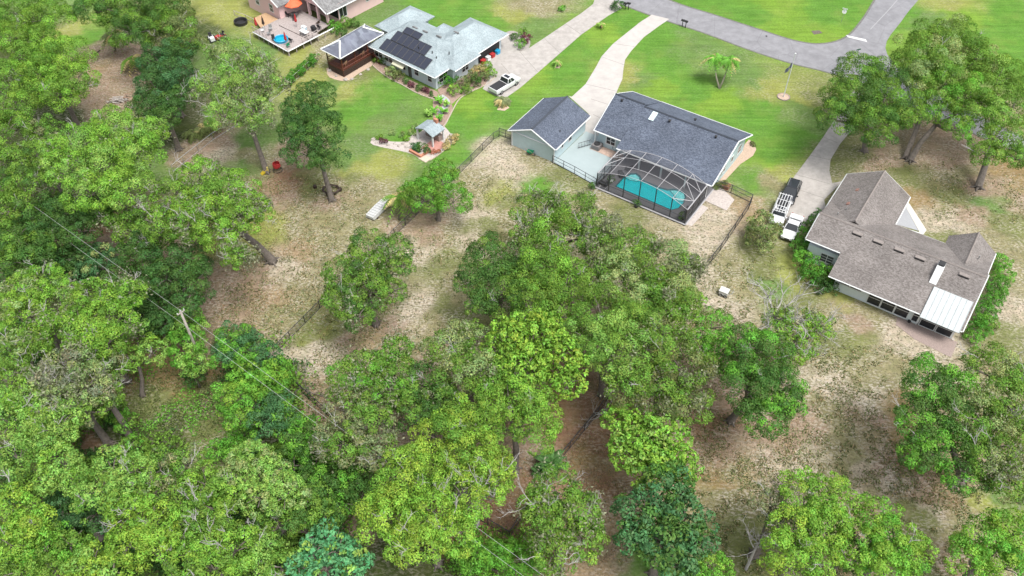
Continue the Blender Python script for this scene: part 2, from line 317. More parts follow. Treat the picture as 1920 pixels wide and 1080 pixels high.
def shrub(name, label, px, py, rpx, kind, h=0.6, group=None, size=0.16, dens=1.6, z=None, flat=0.9, cat='shrub', stem=True, **kw):
    p = at(px, py); r = rpx*mpp(p); _tn[0] += 1; root = thing(name, p, label, cat, group=group)
    leafclump('foliage', root, [(0,0,r*h,r)], kind, 500+_tn[0], size=size, dens=dens*1.6, flat=flat*h*1.3, low=-0.2, clump=0.3, **kw)
    if stem:
        b = MB(); rg = random.Random(_tn[0])
        for k in range(4): a = rg.uniform(0,6.28); b.tube([(0,0,-0.02),(math.cos(a)*r*0.35,math.sin(a)*r*0.35,r*h*0.9)],[0.04,0.015],5)
        b.build('stem', BARK, root)
    return root
# ------------------------------------------------------------------ ground sheet
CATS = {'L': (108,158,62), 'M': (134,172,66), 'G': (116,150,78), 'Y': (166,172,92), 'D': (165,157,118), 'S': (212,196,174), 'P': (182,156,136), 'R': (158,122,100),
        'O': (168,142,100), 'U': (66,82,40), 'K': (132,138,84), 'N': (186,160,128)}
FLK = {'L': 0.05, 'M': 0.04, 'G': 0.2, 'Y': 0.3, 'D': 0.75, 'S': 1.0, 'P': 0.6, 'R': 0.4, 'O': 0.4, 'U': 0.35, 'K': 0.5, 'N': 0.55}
GP = """L 700 180|L 660 220|G 720 230|L 760 260|Y 640 170|G 680 270|G 640 300|K 600 330|Y 720 305|G 800 320|L 880 230|L 850 290|M 900 200|L 930 210|M 1000 130|L 1060 90|M 1130 60|L 1170 40|L 1050 130
G 660 20|K 640 130|Y 560 100|G 500 90|Y 440 20|G 470 130|Y 520 60|D 610 90|G 430 100|L 860 15|L 930 40|G 1000 50|D 1000 10|Y 960 30|G 720 10|L 800 5|G 620 165|Y 590 150|G 120 10|Y 130 60|L 150 70
L 1190 90|L 1240 130|G 1210 150|L 1300 170|M 1350 190|G 1280 80|L 1420 210|G 1400 150|L 1480 250|Y 1450 170|G 1500 200|L 1440 290|L 1400 230|L 1420 340|M 1440 300|Y 1500 190|K 1530 190|G 1520 230|D 1440 340|Y 1460 320|L 1250 70|Y 1180 140|G 1330 110|M 1230 160
L 1400 30|M 1480 60|L 1550 20|L 1600 10|M 1460 10|M 1540 75|L 1320 8|G 1740 40|M 1800 30|L 1880 60|Y 1780 10|L 1900 30|L 1860 100|M 1760 80|L 1700 30
D 1600 330|K 1580 310|K 1700 330|P 1640 310|O 1720 370|S 1760 410|S 1790 420|P 1810 400|G 1850 380|K 1780 370|P 1880 360|O 1900 330|P 1770 300|K 1890 420|D 1860 440|K 1840 500|D 1900 480|D 1890 540|S 1900 580|K 1880 620|P 1800 250|P 1830 350|D 1800 330|K 1760 450|K 1620 290|P 1650 300
K 1400 480|Y 1480 520|K 1440 510|G 1440 535|D 1370 480|S 1320 450|S 1290 440|S 1350 400|N 1380 390|S 1300 490|D 1260 450|K 1160 400|D 1120 390|K 1050 330|L 1010 350|S 970 330|S 940 300|D 1000 300|D 900 340|S 900 310|Y 930 360|K 980 380|S 890 400|D 860 440|S 880 450|K 850 480|D 820 460|K 900 430|D 960 410
D 1380 540|S 1350 570|D 1320 600|P 1310 640|S 1290 580|D 1560 600|K 1520 560|K 1600 620|S 1680 630|D 1640 600|S 1720 650|D 1700 690|D 1600 690|K 1560 650|S 1570 720|D 1620 720|S 1620 740|P 1640 780|O 1670 760|O 1680 800|D 1560 770|D 1650 730|P 1500 780|P 1460 820|S 1460 860|S 1500 860|S 1490 880|P 1420 830|R 1340 810|P 1380 840|P 1340 850|O 1360 900|D 1380 940|K 1400 990|K 1380 1050|D 1370 880|D 1570 830|D 1600 850|P 1640 880|S 1620 880|D 1580 870|R 1700 880|S 1680 910|S 1740 950|P 1730 920|K 1720 970|D 1800 960|N 1790 930|D 1780 1000|P 1770 1050|Y 1850 940|K 1740 1060|D 1600 930|N 1610 950|P 1850 900|G 1880 930|D 1830 650|K 1860 640|S 1790 630|Y 1600 560|K 1580 650|P 1600 600
P 560 290|R 540 340|P 530 370|D 560 400|Y 500 420|Y 480 440|Y 460 460|N 560 480|S 530 500|P 480 520|P 440 540|P 400 580|N 500 560|D 560 540|P 460 600|D 520 590|D 600 420|D 640 400|D 620 350|K 660 330|D 680 350|K 720 440|D 620 460|P 740 430|P 800 430|P 820 450|S 800 470|D 720 400|Y 700 310|D 680 420|S 560 510|P 420 520|D 590 500|Y 640 320|G 300 310|P 400 270|S 420 290|P 360 290|D 460 300|G 450 310|G 480 260|K 590 350|P 620 380
S 560 660|S 600 670|P 660 640|K 620 630|K 590 610|Y 610 620|S 640 660|N 700 620|P 740 610|S 780 580|D 800 600|P 800 640|K 840 570|D 780 640|S 770 600|K 860 610|D 860 560|D 840 520|K 820 500|S 570 700|D 560 720|P 570 740|P 600 780|N 600 790|D 540 640|S 520 680|D 700 570|P 640 740|P 580 770|D 700 690|P 760 720
R 1080 700|R 1060 780|R 1040 820|P 1020 840|R 1000 900|R 970 950|R 1100 800|R 1130 850|R 1120 900|N 1130 880|P 1150 960|N 1120 1060|P 1180 1040|R 1090 740|N 1140 980|R 1170 780|R 1130 820|O 1110 860|R 900 1010|R 940 1020|P 1000 870|R 980 1000|G 1200 1060|L 1210 1050
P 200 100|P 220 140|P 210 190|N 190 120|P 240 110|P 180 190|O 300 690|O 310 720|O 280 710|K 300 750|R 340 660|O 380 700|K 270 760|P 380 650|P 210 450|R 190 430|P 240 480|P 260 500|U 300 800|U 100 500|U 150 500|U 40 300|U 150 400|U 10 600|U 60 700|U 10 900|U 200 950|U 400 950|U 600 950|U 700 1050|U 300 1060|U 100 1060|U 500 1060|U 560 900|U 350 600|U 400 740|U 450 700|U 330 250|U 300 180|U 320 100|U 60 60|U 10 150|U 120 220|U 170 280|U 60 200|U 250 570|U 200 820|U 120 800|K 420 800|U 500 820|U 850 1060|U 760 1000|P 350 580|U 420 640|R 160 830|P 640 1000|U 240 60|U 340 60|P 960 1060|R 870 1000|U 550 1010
P 1050 600|P 1140 700|D 1190 620|P 1280 700|P 1250 780|P 900 700|D 960 560|P 820 780|P 740 830|P 1350 700|P 1380 660"""
_pts = []; _col = []; _flk = []
for tok in GP.replace('\n', '|').split('|'):
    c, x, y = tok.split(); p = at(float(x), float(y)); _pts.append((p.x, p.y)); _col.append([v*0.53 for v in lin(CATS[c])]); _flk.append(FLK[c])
_pts = np.array(_pts); _col = np.array(_col); _flk = np.array(_flk)
def vnoise(x, y, seed):
    r = np.random.RandomState(seed); g = r.rand(256, 256)
    xi = np.floor(x).astype(int); yi = np.floor(y).astype(int); fx = x - xi; fy = y - yi; fx = fx*fx*(3-2*fx); fy = fy*fy*(3-2*fy)
    a = g[xi % 256, yi % 256]; b = g[(xi+1) % 256, yi % 256]; c = g[xi % 256, (yi+1) % 256]; d = g[(xi+1) % 256, (yi+1) % 256]
    return (a*(1-fx)+b*fx)*(1-fy) + (c*(1-fx)+d*fx)*fy
def ground():
    xs = np.concatenate([[-900,-400,-200,-130], np.arange(-100,100.1,0.5), [130,200,400,900]])
    ys = np.concatenate([[-600,-200,-60,0], np.arange(20,150.1,0.5), [170,220,400,1200]])
    X, Y = np.meshgrid(xs, ys); nx, ny = len(xs), len(ys)
    x = X.ravel(); y = Y.ravel()
    wx = x + 2.2*(vnoise(x*0.5,y*0.5,1)-0.5) + 1.6*(vnoise(x*1.3,y*1.3,2)-0.5); wy = y + 2.2*(vnoise(x*0.5+40,y*0.5,3)-0.5) + 1.6*(vnoise(x*1.3,y*1.3+9,4)-0.5)
    C = np.zeros((len(x),3)); Fk = np.zeros(len(x))
    for i in range(0, len(x), 20000):
        d2 = (wx[i:i+20000,None]-_pts[None,:,0])**2 + (wy[i:i+20000,None]-_pts[None,:,1])**2
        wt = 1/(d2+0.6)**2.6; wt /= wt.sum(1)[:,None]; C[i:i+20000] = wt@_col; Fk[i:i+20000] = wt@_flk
    me = bpy.data.meshes.new('ground')
    co = np.stack([x, y, np.zeros_like(x)],1)
    idx = np.arange(nx*ny).reshape(ny,nx); q = np.stack([idx[:-1,:-1],idx[:-1,1:],idx[1:,1:],idx[1:,:-1]],-1).reshape(-1,4)
    me.vertices.add(len(co)); me.vertices.foreach_set('co', co.ravel()); me.loops.add(q.size); me.loops.foreach_set('vertex_index', q.ravel().astype(np.int32))
    me.polygons.add(len(q)); me.polygons.foreach_set('loop_start', np.arange(0,q.size,4,dtype=np.int32)); me.update(calc_edges=True)
    a = me.attributes.new('Col','FLOAT_COLOR','POINT'); a.data.foreach_set('color', np.concatenate([C, Fk[:,None]],1).astype(np.float32).ravel())
    a2 = me.attributes.new('Flk','FLOAT','POINT'); a2.data.foreach_set('value', Fk.astype(np.float32))
    m = bpy.data.materials.new('grass sand and leaf litter'); m.use_nodes = True; t = m.node_tree; b = t.nodes['Principled BSDF']; b.inputs['Roughness'].default_value = 1; b.inputs['Specular IOR Level'].default_value = 0.1
    N = t.nodes.new; Lk = t.links.new
    at1 = N('ShaderNodeAttribute'); at1.attribute_name = 'Col'; atf = N('ShaderNodeAttribute'); atf.attribute_name = 'Flk'
    tc = N('ShaderNodeTexCoord')
    def noise(s, d=5, r=0.65, st=None):
        n = N('ShaderNodeTexNoise'); n.inputs['Scale'].default_value = s; n.inputs['Detail'].default_value = d; n.inputs['Roughness'].default_value = r
        if st:
            mp = N('ShaderNodeMapping'); mp.inputs['Scale'].default_value = st[0]; mp.inputs['Rotation'].default_value = (0,0,st[1]); Lk(tc.outputs['Object'], mp.inputs[0]); Lk(mp.outputs[0], n.inputs[0])
        else: Lk(tc.outputs['Object'], n.inputs['Vector'])
        return n
    def rng(src, a0, a1, b0, b1):
        r = N('ShaderNodeMapRange'); r.inputs[1].default_value=a0; r.inputs[2].default_value=a1; r.inputs[3].default_value=b0; r.inputs[4].default_value=b1; Lk(src, r.inputs[0]); return r.outputs[0]
    def math_(op, a, bb):
        r = N('ShaderNodeMath'); r.operation = op
        for i, k in enumerate((a, bb)):
            if isinstance(k, (int,float)): r.inputs[i].default_value = k
            else: Lk(k, r.inputs[i])
        return r.outputs[0]
    def mix(f, a, c, mode='MIX'):
        r = N('ShaderNodeMix'); r.data_type='RGBA'; r.blend_type = mode
        for i, k in ((0,f),(6,a),(7,c)):
            if isinstance(k, (int,float)): r.inputs[i].default_value = k
            elif isinstance(k, tuple): r.inputs[i].default_value = (*k,1)
            else: Lk(k, r.inputs[i])
        return r.outputs[2]
    mid = rng(noise(0.45).outputs[0], 0.3, 0.7, 0.86, 1.14); fine = rng(noise(3.2, 6, 0.75).outputs[0], 0.3, 0.7, 0.74, 1.28)
    streak = rng(noise(0.9, 4, 0.6, ((0.12, 1.9, 1), R(35))).outputs[0], 0.3, 0.7, 0.80, 1.18)
    col = mix(1.0, at1.outputs[0], math_('MULTIPLY', math_('MULTIPLY', mid, fine), streak), 'MULTIPLY')
    # green / straw mottling in dry parts
    mott = rng(noise(1.1, 6, 0.7).outputs[0], 0.42, 0.60, 0, 1)
    col = mix(math_('MULTIPLY', math_('MULTIPLY', mott, atf.outputs['Fac']), 0.46), col, (0.115, 0.14, 0.055))
    # yellowish patches in lawns
    ym = rng(noise(0.22, 4, 0.6).outputs[0], 0.5, 0.72, 0, 0.32)
    col = mix(math_('MULTIPLY', ym, math_('SUBTRACT', 1.0, atf.outputs['Fac'])), col, (0.20, 0.24, 0.06))
    # pale sand flecks, patchy
    fpatch = rng(noise(0.30, 4, 0.6).outputs[0], 0.36, 0.62, 0.0, 1.0)
    fl = rng(noise(2.9, 3, 0.65, ((0.8, 1.5, 1), R(30))).outputs[0], 0.49, 0.56, 0, 1)
    col = mix(math_('MULTIPLY', math_('MULTIPLY', fl, math_('MULTIPLY', atf.outputs['Fac'], fpatch)), 0.85), col, (0.45, 0.41, 0.345))
    # dark specks
    ds = rng(noise(3.6, 3, 0.6).outputs[0], 0.54, 0.61, 0, 1)
    col = mix(math_('MULTIPLY', math_('MULTIPLY', ds, atf.outputs['Fac']), 0.8), col, (0.075, 0.066, 0.04))
    Lk(col, b.inputs['Base Color'])
    bp = N('ShaderNodeBump'); bp.inputs['Strength'].default_value = 0.5; bp.inputs['Distance'].default_value = 0.12; Lk(noise(4.5, 5, 0.7).outputs[0], bp.inputs['Height']); Lk(bp.outputs[0], b.inputs['Normal'])
    me.materials.append(m); o = bpy.data.objects.new('ground', me); COL.objects.link(o); tag(o, kind='structure')
ground()
def sheet(name, pts, z, m, h=0.0, kind='structure', label=None, cat=None, pix=True):
    P = [at(*p) for p in pts] if pix else [Vector((p[0],p[1],0)) for p in pts]
    b = MB(); b.prism([(p.x,p.y) for p in P], 0.001 if h == 0 else -0.1, z)
    o = b.build(name, m)
    return tag(o, label, cat, kind=kind)
def smooth_line(pts, n=5):
    out = []
    for i in range(len(pts)-1):
        p0 = pts[max(i-1,0)]; p1 = pts[i]; p2 = pts[i+1]; p3 = pts[min(i+2,len(pts)-1)]
        for k in range(n):
            t = k/n; out.append(tuple(0.5*((2*p1[j]) + (-p0[j]+p2[j])*t + (2*p0[j]-5*p1[j]+4*p2[j]-p3[j])*t*t + (-p0[j]+3*p1[j]-3*p2[j]+p3[j])*t**3) for j in (0,1)))
    out.append(pts[-1]); return out
ASPH = mat('worn asphalt', (0.24,0.24,0.255), 0.9, noise=0.2, nscale=0.7)
worn(ASPH, (0.135,0.135,0.145), 0.14, 0.5)
ASPHE = mat('dark road edge', (0.15,0.15,0.13), 0.95, noise=0.3, nscale=2)
MARKW = mat('worn white road paint', (0.62,0.62,0.62), 0.7, noise=0.15, nscale=3)
# roads
r_up = smooth_line([(1130,-60),(1255,0),(1340,28),(1420,54),(1490,76),(1540,82),(1585,70),(1618,35),(1650,-15),(1700,-70)])
r_lo = smooth_line([(1790,-70),(1722,0),(1690,40),(1660,90),(1700,140),(1800,200),(1990,290)],4)
r_lo2 = smooth_line([(1990,320),(1800,240),(1690,192),(1600,152),(1545,134),(1480,118),(1400,92),(1320,62),(1240,36),(1170,10),(1040,-45)],4)
sheet('road', r_up + r_lo + r_lo2, 0.02, ASPH)
def ribbon(name, pts, wd, z, m, kind='structure', z0=0.0, pix=True):
    P = [at(*p) if pix else Vector((p[0],p[1],0)) for p in pts]; L_ = []; R_ = []
    for i, p in enumerate(P):
        d = (P[min(i+1,len(P)-1)] - P[max(i-1,0)]).normalized(); n = Vector((-d.y, d.x, 0)); L_.append(p+n*wd/2); R_.append(p-n*wd/2)
    b = MB()
    for i in range(len(P)-1):
        a, c, d, e = L_[i], L_[i+1], R_[i+1], R_[i]
        b.add([(a.x,a.y,z),(c.x,c.y,z),(d.x,d.y,z),(e.x,e.y,z)], [(3,2,1,0)] if True else [])
        b.add([(a.x,a.y,z0),(c.x,c.y,z0),(c.x,c.y,z),(a.x,a.y,z)], [(0,1,2,3)]); b.add([(e.x,e.y,z0),(d.x,d.y,z0),(d.x,d.y,z),(e.x,e.y,z)], [(3,2,1,0)])
    o = b.build(name, m); return tag(o, kind=kind)
ribbon('road_edge', r_up, 0.35, 0.026, ASPHE, z0=0.0); ribbon('road_edge', r_lo2, 0.3, 0.026, ASPHE, z0=0.0)
o = sheet('stop_line', [(1586,66),(1590,70),(1626,79),(1623,74)], 0.034, MARKW, label=None)
ribbon('centre_line', [(1632,55),(1665,20),(1700,-20)], 0.14, 0.03, mat('faint line', (0.33,0.33,0.34), 0.9), z0=0.021)
# driveways
d1 = smooth_line([(1255,36),(1230,52),(1195,82),(1172,112),(1168,140),(1160,165),(1150,185),(1118,245),(1100,262)],4) + smooth_line([(1062,245),(1098,238),(1078,180),(1100,150),(1120,115),(1145,85),(1180,55),(1222,28)],4)
sheet('driveway', [(1255,36),(1237,48),(1207,70),(1184,95),(1172,112),(1169,128),(1167,148),(1158,168),(1150,190),(1125,232),(1110,250),(1085,250),(1104,214),(1066,180),(1072,182),(1098,158),(1118,125),(1128,106),(1150,82),(1180,58),(1200,42),(1222,28)], 0.05, CONCW)
sheet('driveway', [(1140,-8),(1160,8),(1166,15),(1140,30),(1090,65),(1050,100),(1010,135),(975,165),(948,184),(930,180),(905,167),(915,150),(918,130),(898,112),(880,105),(900,95),(930,80),(945,62),(962,72),(975,98),(990,92),(1020,72),(1060,45),(1090,25),(1112,8),(1118,-10)], 0.05, CONC)
sheet('driveway', [(1560,232),(1545,255),(1520,290),(1490,330),(1468,362),(1455,385),(1478,420),(1500,430),(1525,412),(1548,388),(1545,375),(1580,340),(1560,344),(1555,320),(1557,300),(1575,270),(1600,240),(1640,190),(1600,170)], 0.05, CONC)
for a, b_ in (((1545,258),(1570,268)),((1520,292),(1556,300)),((1493,328),(1555,345)),((1485,352),(1545,372)),((1128,107),(1170,122)),((1098,158),(1158,172)),((1020,72),(1050,100)),((975,98),(1008,135)),((940,120),(975,160)),((1060,45),(1090,65)),((1150,82),(1190,88)),((1108,186),(1146,198)),((1112,215),(1130,224))):
    ribbon('slab_joint', [a, b_], 0.07, 0.056, JOINT, z0=0.03)
sheet('bare_soil', [(1310,352),(1345,345),(1358,362),(1330,368)], 0.012, PAVER)
# ------------------------------------------------------------------ houses
def gable(b, x0, y0, x1, y1, ze, zr, axis, ridge=None, th=0.16, ze2=None):
    """gable roof slab; axis 'x': ridge runs along x at y=ridge"""
    if ze2 is None: ze2 = ze
    if axis == 'x':
        r = ridge if ridge is not None else (y0+y1)/2
        A = [(x0,y0,ze),(x1,y0,ze),(x1,r,zr),(x0,r,zr)]; B = [(x0,r,zr),(x1,r,zr),(x1,y1,ze2),(x0,y1,ze2)]
    else:
        r = ridge if ridge is not None else (x0+x1)/2
        A = [(x0,y1,ze),(x0,y0,ze),(r,y0,zr),(r,y1,zr)]; B = [(r,y1,zr),(r,y0,zr),(x1,y0,ze2),(x1,y1,ze2)]
    for q in (A, B):
        lo = [(p[0],p[1],p[2]-th) for p in q]
        b.add(q+lo, [(0,1,2,3),(7,6,5,4),(0,4,5,1),(1,5,6,2),(2,6,7,3),(3,7,4,0)])
def hip(b, x0, y0, x1, y1, ze, zr, axis, i0, i1, th=0.16):
    if axis == 'x': yr=(y0+y1)/2; P=(x0+i0,yr,zr); Q=(x1-i1,yr,zr); 
    else: xr=(x0+x1)/2; P=(xr,y0+i0,zr); Q=(xr,y1-i1,zr)
    a,c,d,e = (x0,y0,ze),(x1,y0,ze),(x1,y1,ze),(x0,y1,ze)
    F = [[a,c,Q,P],[c,d,Q],[d,e,P,Q],[e,a,P]] if axis=='x' else [[a,c,P],[c,d,Q,P],[d,e,Q],[e,a,P,Q]]
    for f in F: b.face(f)
    for p,q in ((a,c),(c,d),(d,e),(e,a)): b.face([(p[0],p[1],ze-th),(q[0],q[1],ze-th),q,p])
    b.face([(p[0],p[1],ze-th) for p in (e,d,c,a)])
    return P, Q
def trim(b, pts, wd=0.16, up=0.02):
    for i in range(len(pts)-1):
        b.tube([pts[i], pts[i+1]], wd/2*1.3, 4)
def walls(b, x0, y0, x1, y1, z0, z1): b.box(x0,y0,z0,x1,y1,z1)
def gabwall(b, x, yA, yB, yR, ze, zr, t=0.12):
    """gable triangle in plane x=const"""
    b.add([(x-t/2,yA,ze),(x-t/2,yB,ze),(x-t/2,yR,zr),(x+t/2,yA,ze),(x+t/2,yB,ze),(x+t/2,yR,zr)], [(0,2,1),(3,4,5),(0,1,4,3),(1,2,5,4),(2,0,3,5)])
def gabwally(b, y, xA, xB, xR, ze, zr, t=0.12):
    b.add([(xA,y-t/2,ze),(xB,y-t/2,ze),(xR,y-t/2,zr),(xA,y+t/2,ze),(xB,y+t/2,ze),(xR,y+t/2,zr)], [(0,1,2),(3,5,4),(0,3,4,1),(1,4,5,2),(2,5,3,0)])
def window(parent, x, y, z0, wd, ht, face, panes=1, rows=1, glass=GLASS, name='window', fm=WHITE, fw=0.09):
    """window on a wall; x,y = wall point at its middle; face '-y','+x','-x' = outward side"""
    rot = {'-y': 0, '+x': R(90), '-x': R(-90), '+y': R(180)}[face]
    f = MB(); h = wd/2
    f.box(-h-fw,-0.07,z0-fw,h+fw,0.0,z0); f.box(-h-fw,-0.07,z0+ht,h+fw,0.0,z0+ht+fw); f.box(-h-fw,-0.066,z0,-h,0.0,z0+ht); f.box(h,-0.066,z0,h+fw,0.0,z0+ht)
    for k in range(1, panes): xx=-h+wd*k/panes; f.box(xx-0.04,-0.062,z0,xx+0.04,0,z0+ht)
    for k in range(1, rows): zz=z0+ht*k/rows; f.box(-h,-0.058,zz-0.03,h,0,zz+0.03)
    g = MB(); g.box(-h,-0.03,z0,h,-0.004,z0+ht)
    M = Matrix.Translation((x,y,0)) @ Matrix.Rotation(rot,4,'Z')
    f.v = [tuple(M@Vector(p)) for p in f.v]; g.v = [tuple(M@Vector(p)) for p in g.v]
    o = g.build(name, glass, parent); f.build('frame', fm, o); return o
def door(parent, x, y, wd, ht, face, m=WHITE, z0=0.1):
    rot = {'-y': 0, '+x': R(90), '-x': R(-90), '+y': R(180)}[face]
    g = MB(); h=wd/2; g.box(-h,-0.05,z0,h,-0.003,z0+ht)
    for a in (0.15,0.55): g.box(-h*0.65,-0.065,z0+ht*a,h*0.65,-0.05,z0+ht*(a+0.3))
    k = MB(); k.lathe([(0,-0.03),(0.035,-0.03),(0.035,0.03),(0,0.03)], (h*0.75,-0.09,z0+1.0), 8)
    M = Matrix.Translation((x,y,0)) @ Matrix.Rotation(rot,4,'Z')
    for b in (g,k): b.v = [tuple(M@Vector(p)) for p in b.v]
    o = g.build('door', m, parent); k.build('handle', STEEL, o); return o
ORG = Vector((14.71, 93.31, 0)); AM = R(-34)
def M2W(x, y, z=0, o=ORG, a=AM): return Vector((o.x + x*math.cos(a) - y*math.sin(a), o.y + x*math.sin(a) + y*math.cos(a), z))
# --- main house with pool
H = thing('house', ORG, 'blue sided house with dark blue grey shingle roof and a screened pool behind it', 'house', AM)
b = MB(); b.box(-0.1,3.1,0,13.1,12.6,2.62); b.box(-4.6,2.35,0,-0.1,12.5,2.61)
gabwall(b, 13.04, 3.1, 12.6, 7.2, 2.6, 5.0); gabwall(b, -4.54, 2.35, 12.5, 7.3, 2.6, 5.15)
b.build('wall', WBLUE, H)
b = MB(); gable(b, -0.55,0,13.7,13.15,2.72,5.35,'x',7.2); b.build('roof', SH_BLUE, H)
r2 = MB(); gable(r2, -5.05,1.75,-0.35,13.0,2.8,5.62,'x',7.3); ro = r2.build('side_roof', SH_BLUE, H)
b = MB(); b.bar((-5.0,7.3,5.64),(-0.4,7.3,5.64),0.2); b.bar((-0.4,7.2,5.37),(13.65,7.2,5.37),0.2); b.build('ridge_cap', RIDGE, H)
b = MB(); 
for p,q in (((13.74,0,2.66),(13.74,7.2,5.29)),((13.74,7.2,5.29),(13.74,13.18,2.66)),((-0.4,13.2,2.66),(13.74,13.2,2.66)),((-5.08,13.04,2.72),(-0.4,13.04,2.72)),((-5.09,1.75,2.74),(-5.09,7.3,5.56)),((-5.09,7.3,5.56),(-5.09,13,2.74)),((-5.08,1.71,2.72),(-0.35,1.71,2.72)),((-0.5,-0.04,2.64),(13.7,-0.04,2.64))): b.bar(p,q,0.15)
b.build('fascia', WHITE, H)
sk = MB(); sl = math.atan2(2.63,7.2); sk.cbox(1.55,6.2,5.10,0.75,1.5,0.12,rx=sl); s_ = sk.build('skylight', mat('skylight acrylic', (0.62,0.74,0.76), 0.2, noise=0.1), H)
for x,y,z in ((-3.6,6.6,5.42),(4.0,6.3,5.18),(10.8,6.5,5.25),(6.4,9.6,4.4)):
    v = MB(); v.lathe([(0.10,-0.15),(0.10,0.12),(0.20,0.12),(0.20,0.20),(0.0,0.24)], (x,y,z), 10); v.build('roof_vent', BLACKP, H)
window(H, -2.6, 2.35, 0.95, 1.3, 1.1, '-y', 2, 2, fw=0.16)
window(H, 13.1, 5.6, 1.0, 0.7, 1.2, '+x', 1, 2); window(H, 13.1, 10.6, 1.0, 1.0, 1.2, '+x', 1, 2); window(H, 13.1, 8.2, 1.0, 0.6, 0.9, '+x')
for x,wd in ((1.6,1.6),(4.6,2.8),(8.4,2.8),(11.6,1.4)): window(H, x, 3.1, 0.25, wd, 2.0, '-y', 2, name='sliding_door', fm=PALEAL)
for x in (3.0,6.3,9.9,12.9):
    c = MB(); c.box(x-0.1,0.25,0.2,x+0.1,0.45,2.55); c.build('column', WHITE, H)
c = MB(); c.box(-5.0,1.95,0,-4.85,2.1,2.6); c.build('column', WHITE, H)
b = MB(); b.cbox(13.14,4.5,1.5,0.12,0.5,0.7); b.build('meter_box', STEEL, H)
b = MB(); b.bar((13.05,0.25,2.6),(13.05,0.25,0.05),0.1); b.build('downpipe', WHITE, H)
# --- garage
G0 = M2W(-15.1,-4.9)
GA = thing('garage', G0, 'detached blue garage with dark grey gable roof left of the pool patio', 'garage', AM)
b = MB(); b.box(0.4,0.4,0,7.4,8.95,2.5); gabwally(b,0.46,0.4,7.4,3.9,2.5,4.15); gabwally(b,8.9,0.4,7.4,3.9,2.5,4.15); b.build('wall', WBLUE, GA)
b = MB(); gable(b,0,0,7.85,9.35,2.66,4.45,'y',3.92); b.build('roof', SH_BLUE, GA)
b = MB(); b.bar((3.92,0.02,4.47),(3.92,9.33,4.47),0.22); b.build('ridge_cap', RIDGE, GA)
b = MB()
for p,q in (((0,-0.04,2.58),(3.92,-0.04,4.36)),((3.92,-0.04,4.36),(7.85,-0.04,2.58)),((7.89,0,2.58),(7.89,9.35,2.58)),((-0.04,0,2.58),(-0.04,9.35,2.58)),((0.4,0.37,2.5),(7.4,0.37,2.5)),((0.4,0.38,0),(0.4,0.38,2.5)),((7.4,0.38,0),(7.4,0.38,2.5))): b.bar(p,q,0.14)
b.build('trim', WHITE, GA)
window(GA, 7.4, 4.6, 1.1, 0.75, 1.1, '+x'); window(GA, 7.4, 2.5, 1.2, 0.45, 0.9, '+x'); 
v = MB(); v.lathe([(0.06,-0.1),(0.06,0.35),(0.0,0.35)], (6.6,3.1,3.2), 8); v.build('vent_pipe', BLACKP, GA)
d = MB(); d.box(1.3,8.95,0.05,6.3,9.01,2.2); d.build('garage_door', WHITE, GA)
# patio
def msheet(name, pts, z, m, kind='structure', o=ORG, a=AM):
    P = [M2W(x,y,0,o,a) for x,y in pts]; return sheet(name, [(p.x,p.y) for p in P], z, m, pix=False, kind=kind)
msheet('patio', [(-7.65,-4.5),(-0.15,-5.6),(-0.15,3.05),(-4.6,2.3),(-4.6,4.1),(-7.6,4.1)], 0.06, PATIO)
msheet('brick_apron', [(-5.1,0.9),(-0.2,0.7),(-0.2,2.9),(-4.6,2.3),(-5.0,2.1)], 0.085, mat('salmon paver', (0.46,0.34,0.28),0.9,noise=0.3,nscale=4))
msheet('driveway', [(-7.6,4.1),(-4.6,4.1),(-4.6,13.2),(-6.0,13.2),(-7.3,9.2)], 0.056, CONCW)
# --- pool deck and pool
pool = [(2.1,-4.5),(2.1,-2.3),(2.5,-0.9),(3.1,-0.5),(3.8,-0.7),(4.4,-1.3),(5.4,-1.35),(7.2,-1.35),(8.2,-1.15),(8.8,-0.6),(9.6,-0.3),(10.4,-0.45),(10.9,-1.1),(11.25,-2.4),(11.1,-3.8),(10.5,-4.6)]
outer = [(-0.25,-6.05),(13.25,-6.05),(13.25,3.1),(-0.1,3.1)]
DK = thing('pool_deck', ORG, 'grey coated pool deck under the screen enclosure', 'deck', AM)
loops = [[Vector((*p,0)) for p in outer], [Vector((*p,0)) for p in pool]]; allp = outer+pool
b = MB(); tri = tessellate_polygon(loops); vs = [(p[0],p[1],0.30) for p in allp]; fs = []
for t_ in tri:
    A,B_,C_ = [allp[i] for i in t_]; fs.append(t_ if (B_[0]-A[0])*(C_[1]-A[1])-(B_[1]-A[1])*(C_[0]-A[0]) > 0 else t_[::-1])
b.add(vs, fs)
for lp in (outer, pool):
    for i in range(len(lp)):
        p,q = lp[i], lp[(i+1)%len(lp)]; b.face([(p[0],p[1],0.0),(q[0],q[1],0.0),(q[0],q[1],0.30),(p[0],p[1],0.30)])
b.build('slab', DECKG, DK)
b = MB()
for i in range(4):
    p,q = outer[i], outer[(i+1)%4]
    if i < 2 or i == 3: b.bar((p[0],p[1],0.2),(q[0],q[1],0.2),0.16)
b.build('kerb', PALEAL, DK)
def grow(P, s):
    cx = sum(p[0] for p in P)/len(P); cy = sum(p[1] for p in P)/len(P); return [(cx+(x-cx)*s, cy+(y-cy)*s) for x,y in P]
PL = thing('swimming_pool', ORG, 'turquoise swimming pool with rounded steps at both ends', 'pool', AM)
b = MB(); b.prism(pool, 0.01, 0.06); b.build('basin', mat('turquoise plaster', (0.05,0.68,0.72),0.6,noise=0.06,nscale=0.7), PL)
POOLW = bpy.data.materials.new('pool water'); POOLW.use_nodes = True; t = POOLW.node_tree; out = t.nodes['Material Output']; pb = t.nodes['Principled BSDF']
